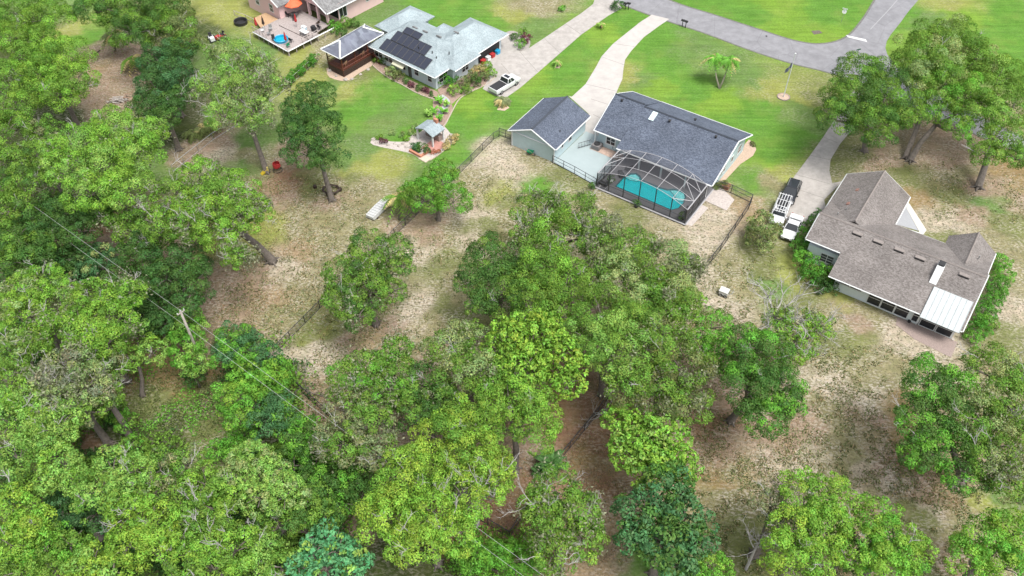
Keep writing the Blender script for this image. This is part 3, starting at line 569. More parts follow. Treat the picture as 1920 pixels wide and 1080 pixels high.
pb.inputs['Base Color'].default_value = (0.02,0.5,0.54,1); pb.inputs['Roughness'].default_value = 0.06
tr = t.nodes.new('ShaderNodeBsdfTransparent'); tr.inputs[0].default_value = (0.6,0.98,1.0,1); mx = t.nodes.new('ShaderNodeMixShader'); mx.inputs[0].default_value = 0.22
nn = t.nodes.new('ShaderNodeTexNoise'); nn.inputs['Scale'].default_value = 2.5; bp = t.nodes.new('ShaderNodeBump'); bp.inputs['Strength'].default_value = 0.15; t.links.new(nn.outputs[0], bp.inputs['Height']); t.links.new(bp.outputs[0], pb.inputs['Normal'])
t.links.new(tr.outputs[0], mx.inputs[1]); t.links.new(pb.outputs[0], mx.inputs[2]); t.links.new(mx.outputs[0], out.inputs[0])
b = MB(); b.add([(p[0],p[1],0.22) for p in pool], []); 
for t_ in tessellate_polygon([[Vector((*p,0)) for p in pool]]):
    A,B_,C_ = [pool[i] for i in t_]; tt = t_ if (B_[0]-A[0])*(C_[1]-A[1])-(B_[1]-A[1])*(C_[0]-A[0]) > 0 else t_[::-1]; b.f.append(tuple(tt)); b.mi.append(0)
b.build('water', POOLW, PL)
STEP = mat('pale tiled step', (0.75,0.95,0.9),0.6,noise=0.25,nscale=3); DARKT = mat('dark tile line', (0.02,0.09,0.11),0.5)
for stps in ([[(2.2,-2.0),(2.6,-0.95),(3.1,-0.6),(3.7,-0.8),(4.2,-1.4),(3.9,-1.8),(3.0,-2.1)]], [[(8.5,-1.0),(9.0,-0.6),(9.6,-0.4),(10.35,-0.5),(10.8,-1.1),(11.0,-2.0),(10.3,-2.3),(9.8,-1.9),(9.3,-1.5)]]):
    for s in stps:
        b = MB(); b.prism(s, 0.06, 0.12); b.prism(grow(s,0.62), 0.12, 0.19); q = b.build('steps', STEP, PL)
        e = MB(); 
        for k in range(len(s)): e.bar((*s[k],0.13),(*s[(k+1)%len(s)],0.13),0.06)
        e.build('step_edge', DARKT, q)
b = MB()
for k in range(len(pool)): b.bar((*pool[k],0.305),(*pool[(k+1)%len(pool)],0.305),0.09)
b.build('coping', DARKT, PL)
# --- cage
CG = thing('pool_enclosure', ORG, 'arched aluminium screen enclosure over the turquoise pool', 'screen enclosure', AM)
xs_ = [0.0,1.8,4.0,6.3,8.6,10.9,13.1]; ys_ = [-5.95,-4.0,-2.0,-0.12]
def az(x): return 2.62 + 1.55*(1-((x-6.55)/6.55)**2)
for yy in ys_:
    f = MB(); pts = [(x,yy,az(x)) for x in np.linspace(0,13.1,19)]; f.tube(pts,0.036,4); f.build('arch_beam', PALEAL, CG)
f = MB()
for x in xs_[1:-1]: f.bar((x,-5.95,az(x)+0.0),(x,-0.12,az(x)+0.0),0.05)
f.bar((0,-5.95,2.62),(0,-0.1,2.62),0.12); f.bar((13.1,-5.95,2.62),(13.1,-0.1,2.62),0.12)
f.bar((10.9,-5.95,az(10.9)),(13.1,-4.0,2.66),0.07); f.bar((10.9,-0.12,az(10.9)),(13.1,-2.0,2.66),0.07); f.bar((10.9,-2.0,az(10.9)),(13.1,-4.0,2.66),0.07)
f.bar((1.8,-0.12,az(1.8)),(0,-2.0,2.66),0.07); f.bar((1.8,-2.0,az(1.8)),(0,-4.0,2.66),0.07)
f.build('roof_purlin', PALEAL, CG)
for x in xs_:
    p = MB(); p.box(x-0.05,-6.0,0.3,x+0.05,-5.9,az(x)-0.03); p.build('post', BRONZE, CG)
for x in (0.0,13.1):
    for y in (-4,-2,-0.1): p = MB(); p.box(x-0.045,y-0.045,0.3,x+0.045,y+0.045,2.58); p.build('post', BRONZE, CG)
p = MB(); p.bar((0,-5.95,1.25),(13.1,-5.95,1.25),0.07); p.bar((0,-5.95,0.36),(13.1,-5.95,0.36),0.09)
for x in (0.0,13.1): p.bar((x,-5.95,1.25),(x,-0.1,1.25),0.07); p.bar((x,-5.95,0.36),(x,-0.1,0.36),0.09)
p.bar((0,-5.95,0.4),(0,-4,2.5),0.05); p.build('rail', BRONZE, CG)
s = MB(); xx = np.linspace(0,13.1,25)
for i in range(24):
    s.face([(xx[i],-5.95,az(xx[i])-0.02),(xx[i+1],-5.95,az(xx[i+1])-0.02),(xx[i+1],-0.1,az(xx[i+1])-0.02),(xx[i],-0.1,az(xx[i])-0.02)])
    s.face([(xx[i],-5.95,0.3),(xx[i+1],-5.95,0.3),(xx[i+1],-5.95,az(xx[i+1])-0.03),(xx[i],-5.95,az(xx[i])-0.03)])
s.build('screen_panel', SCREEN, CG)
s = MB(); s.face([(13.1,-5.95,0.3),(13.1,-0.1,0.3),(13.1,-0.1,2.6),(13.1,-5.95,2.6)]); s.build('side_screen', SCREEND, CG)
s = MB(); s.face([(0,-5.95,0.3),(0,-0.1,0.3),(0,-0.1,2.6),(0,-5.95,2.6)]); s.build('side_screen', SCREEN, CG)
# pool deck furniture
def lounger(x, y, rz, lab):
    t = thing('deck_chair', M2W(x,y,0.3), lab, 'deck chair', AM+rz)
    b = MB(); b.box(-0.3,-0.2,0.28,0.3,0.9,0.34); b.build('seat', BLACKP, t)
    b = MB(); b.cbox(0,-0.42,0.55,0.6,0.05,0.6,rx=R(-25)); b.build('backrest', BLACKP, t)
    for sx in (-0.27,0.27):
        for sy in (-0.15,0.85): l = MB(); l.box(sx-0.02,sy-0.02,0,sx+0.02,sy+0.02,0.28); l.build('leg', BLACK, t)
lounger(1.7,-2.2,R(40),'black deck chair nearest the patio inside the pool enclosure'); lounger(2.0,-0.6,R(-20),'black deck chair by the rear left corner of the pool enclosure'); lounger(0.8,-5.2,R(80),'black deck chair in the front left corner of the pool enclosure')
lounger(12.5,-3.8,R(200),'black deck chair right of the pool by the side screen')
def pot(loc, r, lab, m=BLACKP, h=0.4, plant=True, seed=3):
    t = thing('plant_pot', loc, lab, 'plant pot')
    b = MB(); b.lathe([(0,0),(r*0.7,0),(r,h),(r*0.85,h),(r*0.8,h*0.85),(0,h*0.85)], (0,0,0), 14); b.build('pot', m, t)
    if plant: leafclump('plant', t, [(0,0,h+r*0.9,r*1.3)], 'dark', seed, size=0.16, dens=60)
    return t
# ---------------- things round the main house
def wheelx(parent, x, y, z, r, wd, rim=STEEL, name='wheel'):
    b = MB(); n = 18; prof = [(r*0.62,-wd/2),(r*0.95,-wd/2),(r,-wd*0.35),(r,wd*0.35),(r*0.95,wd/2),(r*0.62,wd/2)]
    b.lathe(prof+[prof[0]], (0,0,0), n); q = MB(); q.lathe([(0,-wd*0.42),(r*0.2,-wd*0.46),(r*0.64,-wd*0.36),(r*0.64,wd*0.36),(r*0.2,wd*0.46),(0,wd*0.42)], (0,0,0), n)
    M = Matrix.Translation((x,y,z)) @ Matrix.Rotation(R(90),4,'X'); b.v = [tuple(M@Vector(p)) for p in b.v]; q.v = [tuple(M@Vector(p)) for p in q.v]
    o = b.build(name, RUBBER, parent, smooth=True); q.build('rim', rim, o); return o
# spa and small items on the patio
t = thing('hot_tub', M2W(-4.3,1.55,0.085), 'square grey hot tub with dark cover outside the side window', 'hot tub', AM)
b = MB(); b.box(-0.6,-0.6,0,0.6,0.6,0.7); b.build('shell', mat('grey tub panel',(0.2,0.19,0.19),0.6), t); b = MB(); b.lathe([(0.0,0.72),(0.42,0.72),(0.45,0.76),(0.4,0.86),(0,0.9)],(0,0,0),16); b.build('cover', BLACKP, t)
t = thing('tyre', M2W(-1.9,2.55,0.1), 'black tyre leaning on the wall under the side window', 'tyre', AM); wheelx(t,0,-0.1,0.42,0.42,0.2,name='tread')
t = thing('sliding_gate', M2W(-5.9,0.8,0.06), 'short black railing gate left of the hot tub', 'gate', AM+R(58)); b = MB()
for z in (0.15,0.95): b.bar((-1.0,0,z),(1.0,0,z),0.06)
b.build('rail', BLACK, t); b = MB()
for k in range(9): b.bar((-1+k*0.25,0,0.02),(-1+k*0.25,0,0.95),0.03)
b.build('picket', BLACK, t)
pot(M2W(-0.35,-6.35,0), 0.3, 'black plant pot at the left front foot of the pool enclosure', seed=31); pot(M2W(6.3,-6.4,0),0.3,'black plant pot in front of the pool enclosure',seed=32); pot(M2W(12.5,-5.5,0.3),0.3,'dark potted plant inside the right front corner of the pool enclosure',seed=33)
pot(M2W(1.3,-4.2,0.3),0.3,'pale pot with plant near the left screen of the enclosure',WHITE,seed=34)
# wheelbarrow
w0 = at(994,290); t = thing('wheelbarrow', w0, 'green wheelbarrow standing by the blue garage wall', 'wheelbarrow', R(-25))
b = MB(); b.add([(-0.45,-0.3,0.62),(0.5,-0.34,0.66),(0.5,0.34,0.66),(-0.45,0.3,0.62),(-0.25,-0.17,0.32),(0.25,-0.2,0.32),(0.25,0.2,0.32),(-0.25,0.17,0.32)],[(4,5,1,0),(5,6,2,1),(6,7,3,2),(7,4,0,3),(7,6,5,4)]); b.build('tray', GREENP, t)
b = MB(); b.bar((-0.9,-0.28,0.6),(0.55,-0.1,0.25),0.04); b.bar((-0.9,0.28,0.6),(0.55,0.1,0.25),0.04); b.build('handle', WOODT, t)
for s in (-1,1): b = MB(); b.bar((-0.2,0.2*s,0.4),(-0.3,0.22*s,0),0.035); b.build('leg', BLACK, t)
wheelx(t,0.62,0,0.2,0.2,0.08)
# side yard
sheet('pebble_bed', [(1346,337),(1358,340),(1388,308),(1412,292),(1418,280),(1413,268),(1404,262),(1395,272)], 0.03, PEB)
sheet('paver_pad', [(1316,374),(1333,357),(1352,352),(1377,375),(1362,395)], 0.06, PAVER)
sheet('brick_path', [(1284,421),(1316,384),(1328,390),(1297,424)], 0.03, PAVER)
for (x,y,r) in ((1340,352,6),(1348,350,5),(1357,349,5),(1410,272,4)): shrub('low_plant', {1340:'small dark plant at the house corner beside the paver pad',1348:'small plant between the pad and the gate',1357:'small plant beside the terracotta box by the gate',1410:'tiny plant in the round end of the pebble bed'}[x], x, y, r, 'olive', size=0.12, stem=False)
t = thing('planter_box', at(1361,352), 'terracotta coloured box standing by the paver pad', 'planter', AM); b = MB(); b.box(-0.45,-0.4,0,0.45,0.4,0.5); b.box(-0.5,-0.45,0.5,0.5,0.45,0.56); b.build('box', TERRA, t); leafclump('plant', t, [(0,0,0.6,0.3)], 'olive', 77, size=0.1)
# ---------------- chain link fences
def fence(name, pts, label, h=1.2, m=BRONZE, mesh=MESHW, gap=2.6, group=None, midrail=False, cat='fence', rail=0.07, pw=0.09):
    P = [at(*p) for p in pts]; o0 = P[0].copy(); root = thing(name, o0, label, cat, group=group)
    rl = MB(); ms = MB(); k = 0
    for i in range(len(P)-1):
        a, c = P[i]-o0, P[i+1]-o0; L_ = (c-a).length; n = max(1, round(L_/gap)); U = Vector((0,0,1))
        rl.bar(a+U*h, c+U*h, rail); rl.bar(a+U*0.06, c+U*0.06, rail*0.8)
        if midrail: rl.bar(a+U*h*0.55, c+U*h*0.55, rail*0.8)
        ms.face([a+U*0.06, c+U*0.06, c+U*h, a+U*h])
        for j in range(n + (1 if i == len(P)-2 else 0)):
            p = a + (c-a)*j/n; b = MB(); b.tube([p, p+U*(h+0.06)], pw/2, 6); b.build('post', m, root)
    rl.build('rail', m, root)
    if mesh: ms.build('mesh', mesh, root)
    return root
fence('chain_link_fence', [(936,256),(925,262),(862,325),(800,385),(740,442),(680,505),(600,578),(515,664),(500,675)], 'black chain link fence running down left from the garage past the small tree', group=None)
fence('chain_link_fence', [(500,675),(560,730),(660,820),(800,915),(955,1008)], 'black chain link fence hidden under the oaks along the power line side')
fence('chain_link_fence', [(955,1008),(1040,875),(1122,775),(1210,640),(1302,530),(1350,470),(1403,392)], 'black chain link fence running up right over red mulch to the paver pad')
fence('metal_fence', [(1036,305),(1077,326),(1117,349)], 'black three rail fence along the pale patio edge', midrail=True, mesh=None, gap=1.7, h=1.25)
fence('metal_fence', [(936,254),(960,262)], 'short black fence joining the garage corner', midrail=True, h=1.3, gap=1.2)
fence('metal_fence', [(1335,352),(1370,362),(1408,380),(1403,392)], 'black fence panels round the paver pad right of the pool', midrail=True, h=1.4, gap=2.2)
fence('wire_fence', [(597,112),(560,146),(520,180),(460,225),(400,262),(345,305),(325,322)], 'grey rail fence behind the row of small hedges on the left', h=1.1, m=STEEL, mesh=None, gap=3, pw=0.07)
# ---------------- solar house
OS = Vector((-22.89, 119.80, 0)); AS = R(-39)
S = thing('house', OS, 'grey blue house with pale hip roof and black solar panels', 'house', AS)
b = MB(); b.box(0.7,0.75,0,13.9,10.0,2.55); b.box(-2.5,5.6,0,1.5,12.5,2.54); b.box(7.7,5.2,0,14.3,15.9,2.53); b.box(13.0,3.6,0,14.9,8.6,2.52); b.box(5.5,9,0,7.6,11.9,2.51); b.build('wall', WBLUE2, S)
b = MB(); PQ = hip(b, 0,0,14.5,10.9,2.7,5.0,'x',3.4,4.2); hip(b,-3.3,4.9,2.3,13.3,2.69,4.3,'y',3,3); hip(b,7.1,4.0,15.2,16.7,2.71,4.85,'y',4,3.6); hip(b,12.0,3.2,15.7,9.2,2.72,3.7,'y',1.9,1.9); hip(b,4.9,8,8,12.6,2.68,3.9,'y',2,2); b.build('roof', SH_PALE, S)
b = MB()
for p,q in (((0,-0.03,2.62),(14.5,-0.03,2.62)),((14.53,0,2.62),(14.53,3.2,2.62)),((15.73,3.2,2.62),(15.73,9.2,2.62)),((15.23,9.2,2.62),(15.23,16.7,2.62)),((-0.03,0,2.62),(-0.03,4.9,2.62))): b.bar(p,q,0.13)
b.build('gutter', WHITE, S)
# windows
for x,wd in ((1.7,1.7),(3.9,1.7)):
    window(S, x, 0.75, 0.9, wd, 1.4, '-y', 2, 2, name='screened_window')
window(S, 7.2, 0.75, 0.8, 0.6, 1.2, '-y', 1, 2); window(S, 6.4, 0.75, 0.8, 0.6, 1.2, '-y', 1, 2); window(S, 9.9, 0.75, 0.9, 0.8, 1.1, '-y', 1, 2); window(S, 12.7, 0.75, 0.9, 0.8, 1.1, '-y', 1, 2)
window(S, 13.9, 2.4, 0.7, 1.9, 1.3, '+x', 2, 2); window(S, 14.9, 6.4, 0.9, 1.4, 1.1, '+x', 2, 2)
d = MB(); d.box(8.1,0.70,0.05,8.8,0.748,2.1); d.build('door', GLASSG, S)
a = MB(); a.add([(5.6,0.74,2.3),(8.0,0.74,2.3),(8.0,-0.35,1.75),(5.6,-0.35,1.75),(5.6,-0.35,1.6),(8.0,-0.35,1.6)],[(3,2,1,0),(4,5,2,3)]); a.build('awning', CREAM, S)
g = MB(); g.box(14.3,10.2,0.05,14.33,15.4,2.2); g.build('dark_opening_panel', BLACKP, S)  # flat black panel: shade inside the open garage, put into its colour
# clutter in the garage mouth
for i,(y,c,lb) in enumerate(((10.8,RED,'red box at the near end of the open garage'),(12.0,WHITE,'white box in the mouth of the open garage'),(13.1,RED,'red crate in the middle of the open garage'),(14.4,BLUEP,'blue box near the far end of the open garage'))):
    t = thing('storage_box', M2W(14.8,y,0.05,OS,AS), lb, 'box', AS); b = MB(); b.box(-0.3,-0.35,0,0.3,0.35,0.55); b.box(-0.34,-0.39,0.55,0.34,0.39,0.62); b.build('body', c, t)
def roof_panel(par, x0, x1, y0, y1, zf, nm='solar_panel'):
    z0, z1 = zf(y0)+0.12, zf(y1)+0.12; b = MB()
    b.add([(x0,y0,z0),(x1,y0,z0),(x1,y1,z1),(x0,y1,z1),(x0,y0,z0-0.05),(x1,y0,z0-0.05),(x1,y1,z1-0.05),(x0,y1,z1-0.05)],[(0,1,2,3),(7,6,5,4),(0,4,5,1),(1,5,6,2),(2,6,7,3),(3,7,4,0)])
    o = b.build(nm, SOLAR, par); f = MB()
    for p,q in (((x0,y0,z0),(x1,y0,z0)),((x1,y0,z0),(x1,y1,z1)),((x1,y1,z1),(x0,y1,z1)),((x0,y1,z1),(x0,y0,z0))): f.bar(p,q,0.05)
    f.build('panel_frame', BLACKP, o)
zf = lambda y: 2.7 + 2.3*y/5.45
for k in range(8): roof_panel(S, 2.4+k*1.22, 3.58+k*1.22, 0.35, 2.2, zf)
for k in range(6): roof_panel(S, 3.1+k*1.22, 4.28+k*1.22, 2.3, 4.05, zf)
for k in range(2): roof_panel(S, 4.0+k*1.75, 5.7+k*1.75, 4.15, 5.2, zf)
for x,y,z in ((5.0,6.0,4.9),(7.0,6.2,4.85),(9.5,6.6,4.75),(11.0,9.0,4.9)):
    v = MB(); v.cbox(x,y,z,0.9,0.35,0.16,rx=R(-20)); v.build('roof_vent', SH_GREY, S)
for x,y,z in ((11.2,3.2,4.2),(12.4,2.8,3.9),(13.0,5.0,3.9),(8.6,2.9,4.1)):
    v = MB(); v.lathe([(0.08,-0.2),(0.08,0.25),(0,0.25)],(x,y,z),8); v.build('vent_pipe', BLACKP, S)
# gazebo deck
GZ = thing('gazebo', M2W(-3.4,-6.4,0,OS,AS), 'red brown wooden gazebo with slate grey hip roof and white hips', 'gazebo', AS)
b = MB(); PQ = hip(b,0,0,4.3,9.4,3.7,5.0,'y',2.2,2.2,0.12); b.build('roof', SLATE, GZ)
b = MB(); P_,Q_ = [Vector(v) for v in PQ]
for p,q in (((0,0,3.72),P_),((4.3,0,3.72),P_),((0,9.4,3.72),Q_),((4.3,9.4,3.72),Q_)): b.bar(Vector(p)+Vector((0,0,.03)),Vector(q)+Vector((0,0,.03)),0.2)
for p,q in (((0,0,3.66),(4.3,0,3.66)),((4.3,0,3.66),(4.3,9.4,3.66)),((0,0,3.66),(0,9.4,3.66)),((0,9.4,3.66),(4.3,9.4,3.66))): b.bar(p,q,0.12)
b.build('hip_trim', WHITE, GZ)
b = MB()
for k in range(22): b.box(0.5,0.5+k*0.385,1.2,3.9,0.5+k*0.385+0.36,1.27)
b.box(0.5,0.5,0.98,3.9,0.56,1.195); b.box(3.84,0.56,0.98,3.9,8.9,1.195); b.build('floor', WOODR, GZ)
for x in (0.55,3.85):
    for y in (0.55,3.3,6.0,8.8): p = MB(); p.box(x-0.07,y-0.07,0,x+0.07,y+0.07,3.6); p.build('post', WOODD if x<1 else WOODR, GZ)
p = MB()
for z in (1.45,2.15): p.bar((0.5,0.5,z),(3.9,0.5,z),0.09); p.bar((3.9,0.5,z),(3.9,6.4,z),0.09); p.bar((0.5,0.5,z),(0.5,8.9,z),0.09)
for k in range(22): p.bar((0.6+k*0.155,0.5,1.4),(0.6+k*0.155,0.5,2.15),0.035)
for k in range(36): p.bar((3.9,0.6+k*0.16,1.4),(3.9,0.6+k*0.16,2.15),0.035)
p.build('railing', WOODR, GZ)
p = MB()
for k in range(12): p.box(0.5,0.47,0.1+k*0.085,3.9,0.49,0.1+k*0.085+0.06); p.box(3.91,0.5,0.1+k*0.085,3.93,8.9,0.1+k*0.085+0.06)
p.build('skirt', WOODD, GZ)
p = MB()
for k in range(6): p.box(3.95+k*0.27,6.6,1.1-k*0.2-0.06,4.25+k*0.27,8.2,1.1-k*0.2)
p.bar((3.95,6.6,1.9),(5.4,6.6,0.9),0.09); p.bar((3.95,8.2,1.9),(5.4,8.2,0.9),0.09); p.bar((5.4,6.6,0),(5.4,6.6,0.95),0.09); p.bar((5.4,8.2,0),(5.4,8.2,0.95),0.09); p.build('stairs', WOODR, GZ)
for i,(x,y,lb) in enumerate(((2.4,1.9,'round dark table under the near end of the gazebo'),(2.4,5.6,'round dark table under the far end of the gazebo'))):
    t = thing('table', M2W(-3.4+x,-6.4+y,1.27,OS,AS), lb, 'table', AS); b = MB(); b.lathe([(0,0.7),(0.55,0.7),(0.55,0.75),(0,0.75)],(0,0,0),16); b.build('table_top', WOODD, t); b = MB(); b.lathe([(0.25,0),(0.05,0.06),(0.05,0.7)],(0,0,0),8); b.build('leg', BLACK, t)
def chair(name, loc, rz, m, lab, group=None, s=1.0):
    t = thing(name, loc, lab, 'chair', rz, group=group); b = MB(); b.box(-.25*s,-.25*s,.42*s,.25*s,.25*s,.47*s); b.build('seat', m, t); b = MB(); b.cbox(0,.25*s,.72*s,.5*s,.04*s,.5*s,rx=R(-10)); b.build('backrest', m, t)
    for x in (-.22,.22):
        for y in (-.22,.22): l = MB(); l.box(x*s-.02,y*s-.02,0,x*s+.02,y*s+.02,.42*s); l.build('leg', m, t)
    return t
chair('chair', M2W(-3.4+3.3,-6.4+1.6,1.27,OS,AS), AS+R(-80), WOODT, 'tan chair beside the near table in the gazebo'); chair('chair', M2W(-3.4+3.3,-6.4+5.3,1.27,OS,AS), AS+R(-80), WOODT, 'tan chair beside the far table in the gazebo')
chair('chair', M2W(-3.4+1.4,-6.4+2.6,1.27,OS,AS), AS+R(80), BLACKP, 'black chair behind the near table in the gazebo')
# beds round the solar house
MULCH = mat('pinkish garden mulch', (0.33,0.235,0.19), 0.95, noise=0.4, nscale=6, bump=0.5, coords='Object')
def bed(pts, m=MULCH, z=0.03, name='garden_bed'): return sheet(name, smooth_line(pts+[pts[0]],3)[:-1], z, m)
bed([(612,128),(618,145),(650,152),(672,138),(695,125),(700,118),(690,108),(660,120)], PEB)
bed([(698,120),(715,135),(735,148),(755,158),(780,172),(805,182),(822,186),(820,172),(790,160),(750,140),(712,118)])
bed([(820,168),(850,150),(880,130),(905,118),(925,122),(930,140),(915,155),(880,172),(862,182),(845,196),(838,186),(828,182)], MULCH)
bed([(812,182),(832,186),(848,198),(845,212),(832,235),(818,240),(812,225)], MULCH)
bed([(820,232),(834,238),(850,258),(852,266),(830,282),(800,302),(775,290),(755,284),(700,272),(698,262),(715,264),(745,266),(762,264),(785,250),(798,240)], PAVER)
bed([(946,62),(962,58),(990,70),(994,84),(985,98),(972,98),(966,90),(958,76)], mat('grey pebble',(0.33,0.30,0.28),0.95,noise=0.35,nscale=8))
ribbon('bed_edging', smooth_line([(698,122),(715,137),(735,150),(755,160),(780,174),(805,184),(822,188)]), 0.15, 0.12, EDGE)
ribbon('bed_edging', smooth_line([(930,142),(915,157),(880,174),(862,186),(850,205),(836,232),(828,240)]), 0.15, 0.12, EDGE)
ribbon('bed_edging', smooth_line([(852,258),(848,268),(832,283),(808,300),(798,300)]), 0.15, 0.12, EDGE)
ribbon('garden_path', smooth_line([(826,180),(838,190),(834,202),(824,214)]), 0.9, 0.07, WHITE and mat('grey flagstone',(0.42,0.43,0.45),0.9,noise=0.2))
PB = """723 121 8 dark rounded green shrub nearest the gazebo steps by the blue house|731 143 0 x|736 142 11 pale pale green grassy mound, left one of the pair by the window
748 150 10 olive olive grassy mound, right one of the pair by the window|706 118 6 mid small green shrub beside the gazebo steps|762 155 5 dark low dark plant after the two grassy mounds|774 162 5 purple low purple plant under the small window|786 168 5 dark low dark plant under the third window|798 174 5 purple purple leaved plant near the house corner|808 178 4 dark small dark plant at the house corner
835 160 13 hedge clipped green hedge under the double window|848 152 10 hedge clipped green hedge right of the double window|853 176 11 bright yellow green shrub by the brick walk|870 164 12 olive tall olive shrub in the middle of the driveway bed|884 152 12 olive mottled shrub beside the brick walk bend|898 142 12 straw straw coloured flowering shrub in the driveway bed|912 132 11 mid green shrub near the driveway bed tip|922 142 9 bright bright shrub at the driveway edge of the bed|893 160 10 dark dark green shrub on the lawn side of the driveway bed|876 174 9 mid low shrub at the lower end of the driveway bed|908 152 9 olive olive shrub above the lawn edging
975 90 10 lush bright green shrub in the island bed by the garage|988 78 9 purple dark purple shrub at the tip of the island bed|966 74 7 dark dark shrub on the left of the island bed|980 66 8 mid green shrub at the top of the island bed
630 58 12 lush large green shrub behind the gazebo near the deck|648 52 12 mid green shrub behind the gazebo, second from the deck|664 50 9 dark dark shrub behind the gazebo roof|640 70 10 dark dark shrub between the deck and the gazebo
772 252 6 pale pale shrub left of the brick grill shelter|782 244 6 pale pale leafy shrub behind the grill shelter|763 262 5 bright low bright plant along the garden strip|846 268 7 straw straw coloured grass right of the grill shelter|852 262 6 straw dry grass clump at the far right of the grill garden|836 278 6 straw brownish grass by the front of the grill garden|818 288 6 rust rusty plant beside the planter wall|712 262 5 mid small green plant at the left tip of the garden strip|720 268 6 purple dark red plant at the left tip of the garden strip|778 280 8 blue dark blue green shrub left in the planter|790 282 9 dark dark green shrub in the middle of the planter|800 288 7 deep dark shrub at the right of the planter|735 252 4 pale pale grass tuft on the lawn left of the garden|756 256 4 pale pale grass tuft beside the garden strip"""
for ln in PB.replace('\n','|').split('|'):
    q = ln.split(' ',4)
    if q[2] == '0': continue
    shrub('garden_shrub', q[4], float(q[0]), float(q[1]), float(q[2]), q[3], size=0.13 if float(q[2])<8 else 0.17, h=0.75)
for nm,x,y,r,k,lb in (('young_shrub',1158,18,12,'deep','dark rounded shrub under the mailboxes at the road'),('young_shrub',1055,20,7,'lush','small green shrub on the lawn left of the long driveway'),):
    shrub(nm, lb, x, y, r, k)
# grill shelter
GS = thing('grill_shelter', at(808,262), 'small brick outdoor grill shelter with pale blue gable roof', 'shelter', AS)
b = MB(); gable(b,-1.7,-1.3,1.7,1.3,2.0,2.65,'y',None,0.12); b.build('roof', SH_PALE, GS)
for x in (-1.45,1.45):
    for y in (-1.1,1.1): p = MB(); p.box(x-.1,y-.1,0,x+.1,y+.1,1.95); p.build('post', WHITE, GS)
b = MB(); b.box(-1.3,0.3,0,1.3,1.1,0.95); b.build('counter', BRICK, GS); b = MB(); b.box(-0.1,0.9,0.95,0.5,1.3,3.1); b.build('chimney', TERRA, GS)
msheet('brick_floor', [(0.2,-2.3),(2.6,-2.3),(2.6,0.6),(0.2,0.6)], 0.05, mat('rose brick floor',(0.48,0.24,0.20),0.9,noise=0.2,nscale=6), o=at(808,262), a=AS)
msheet('slab_floor', [(-2.8,-2.4),(0.2,-2.4),(0.2,-0.2),(-2.8,-0.2)], 0.045, PAVER, o=at(808,262), a=AS)
t = thing('planter_wall', at(790,292), 'low terracotta planter wall in front of the grill shelter', 'planter', AS); b = MB(); b.box(-1.9,-0.5,0,0.4,-0.2,0.4); b.box(0.1,-0.199,0,0.4,1.2,0.4); b.box(-1.9,-0.199,0,-1.6,1.2,0.4); b.build('wall', TERRA, t)
t = thing('stone_slab', at(797,298), 'pale square stone slab at the foot of the planter', 'slab', AS); b = MB(); b.box(-.7,-.6,0,.7,.6,.1); b.box(-.66,-.56,.1,.66,.56,.13); b.build('slab', mat('cream stone',(0.55,0.47,0.38),0.9,noise=0.15), t)
RL = ['pale rock at the far left foot of the gazebo','pale rock on the left curve of the gazebo bed','pale rock at the bottom of the gazebo bed curve','pale rock right of the bottom of the gazebo bed','pale rock below the middle of the gazebo','pale rock near the gazebo stairs','pale rock at the left tip of the garden strip','second pale rock from the left tip of the garden strip','pale rock half way along the garden strip','pale rock just right of the middle of the garden strip','pale rock between the strip and the planter','pale rock touching the left of the planter','third pale rock from the left tip of the garden strip','pale rock above the planter on the strip','pale rock behind the grill shelter','pale rock right of the grill shelter']
for i,(x,y) in enumerate(((618,133),(630,143),(648,150),(660,149),(676,140),(690,131),(700,262),(706,268),(740,270),(748,274),(756,270),(762,276),(728,272),(770,268),(812,252),(846,255))):
    t = thing('garden_rock', at(x,y), RL[i], 'rock', i*0.7, group='pale rocks edging the garden beds')
    b = MB(); rg = random.Random(i); r = rg.uniform(.2,.34); b.lathe([(0,-.02),(r,0),(r*1.1,r*.35),(r*.7,r*.8),(0,r*.95)],(0,0,0),7); b.v=[(p[0]*rg.uniform(.8,1.2),p[1]*rg.uniform(.8,1.2),p[2]) for p in b.v]; b.build('stone', ROCK, t)
# banana like plants
def broadleaf(name, x, y, r, lab, kind='lush', h=1.6, n=22, cat='plant', wd=0.3, droop=0.5, stemr=0.09, stemh=0.5):
    p = at(x,y); rr = r*mpp(p); t = thing(name, p, lab, cat); rs = np.random.RandomState(int(x+y)); V=[];Fc=[];C=[]
    for k in range(n):
        a = rs.uniform(0,6.28); L_ = rr*rs.uniform(0.7,1.15); el = rs.uniform(0.3,1.2); pr = None; segs = 5
        for i in range(segs+1):
            s = i/segs; d = L_*s; q = np.array([math.cos(a)*d*math.cos(el*(1-s*droop)), math.sin(a)*d*math.cos(el*(1-s*droop)), stemh + h*math.sin(el)*s*0.8 - droop*h*s*s*0.7]); ww = wd*math.sin(math.pi*min(1,0.12+s*0.88))*0.5+0.01; side = np.array([-math.sin(a),math.cos(a),0])*ww
            V += [tuple(q-side-np.array([0,0,ww*0.4])), tuple(q), tuple(q+side-np.array([0,0,ww*0.4]))]
            if i:
                j = len(V)-6; Fc += [(j,j+3,j+4,j+1),(j+1,j+4,j+5,j+2)]; c = np.array(LC[kind])*rs.uniform(0.7,1.4)*(1.0); C += [c,c]
    me = bpy.data.meshes.new('leaves'); me.from_pydata(V,[],Fc); at_ = me.attributes.new('Col','FLOAT_COLOR','FACE'); at_.data.foreach_set('color', np.concatenate([np.array(C),np.ones((len(C),1))],1).ravel()); me.materials.append(LEAF)
    o = bpy.data.objects.new('leaves', me); COL.objects.link(o); o.parent = t
    b = MB(); b.tube([(0,0,-.02),(0,0,stemh+0.1)],[stemr,stemr*0.7],7); b.build('stem', BARK, t); return t
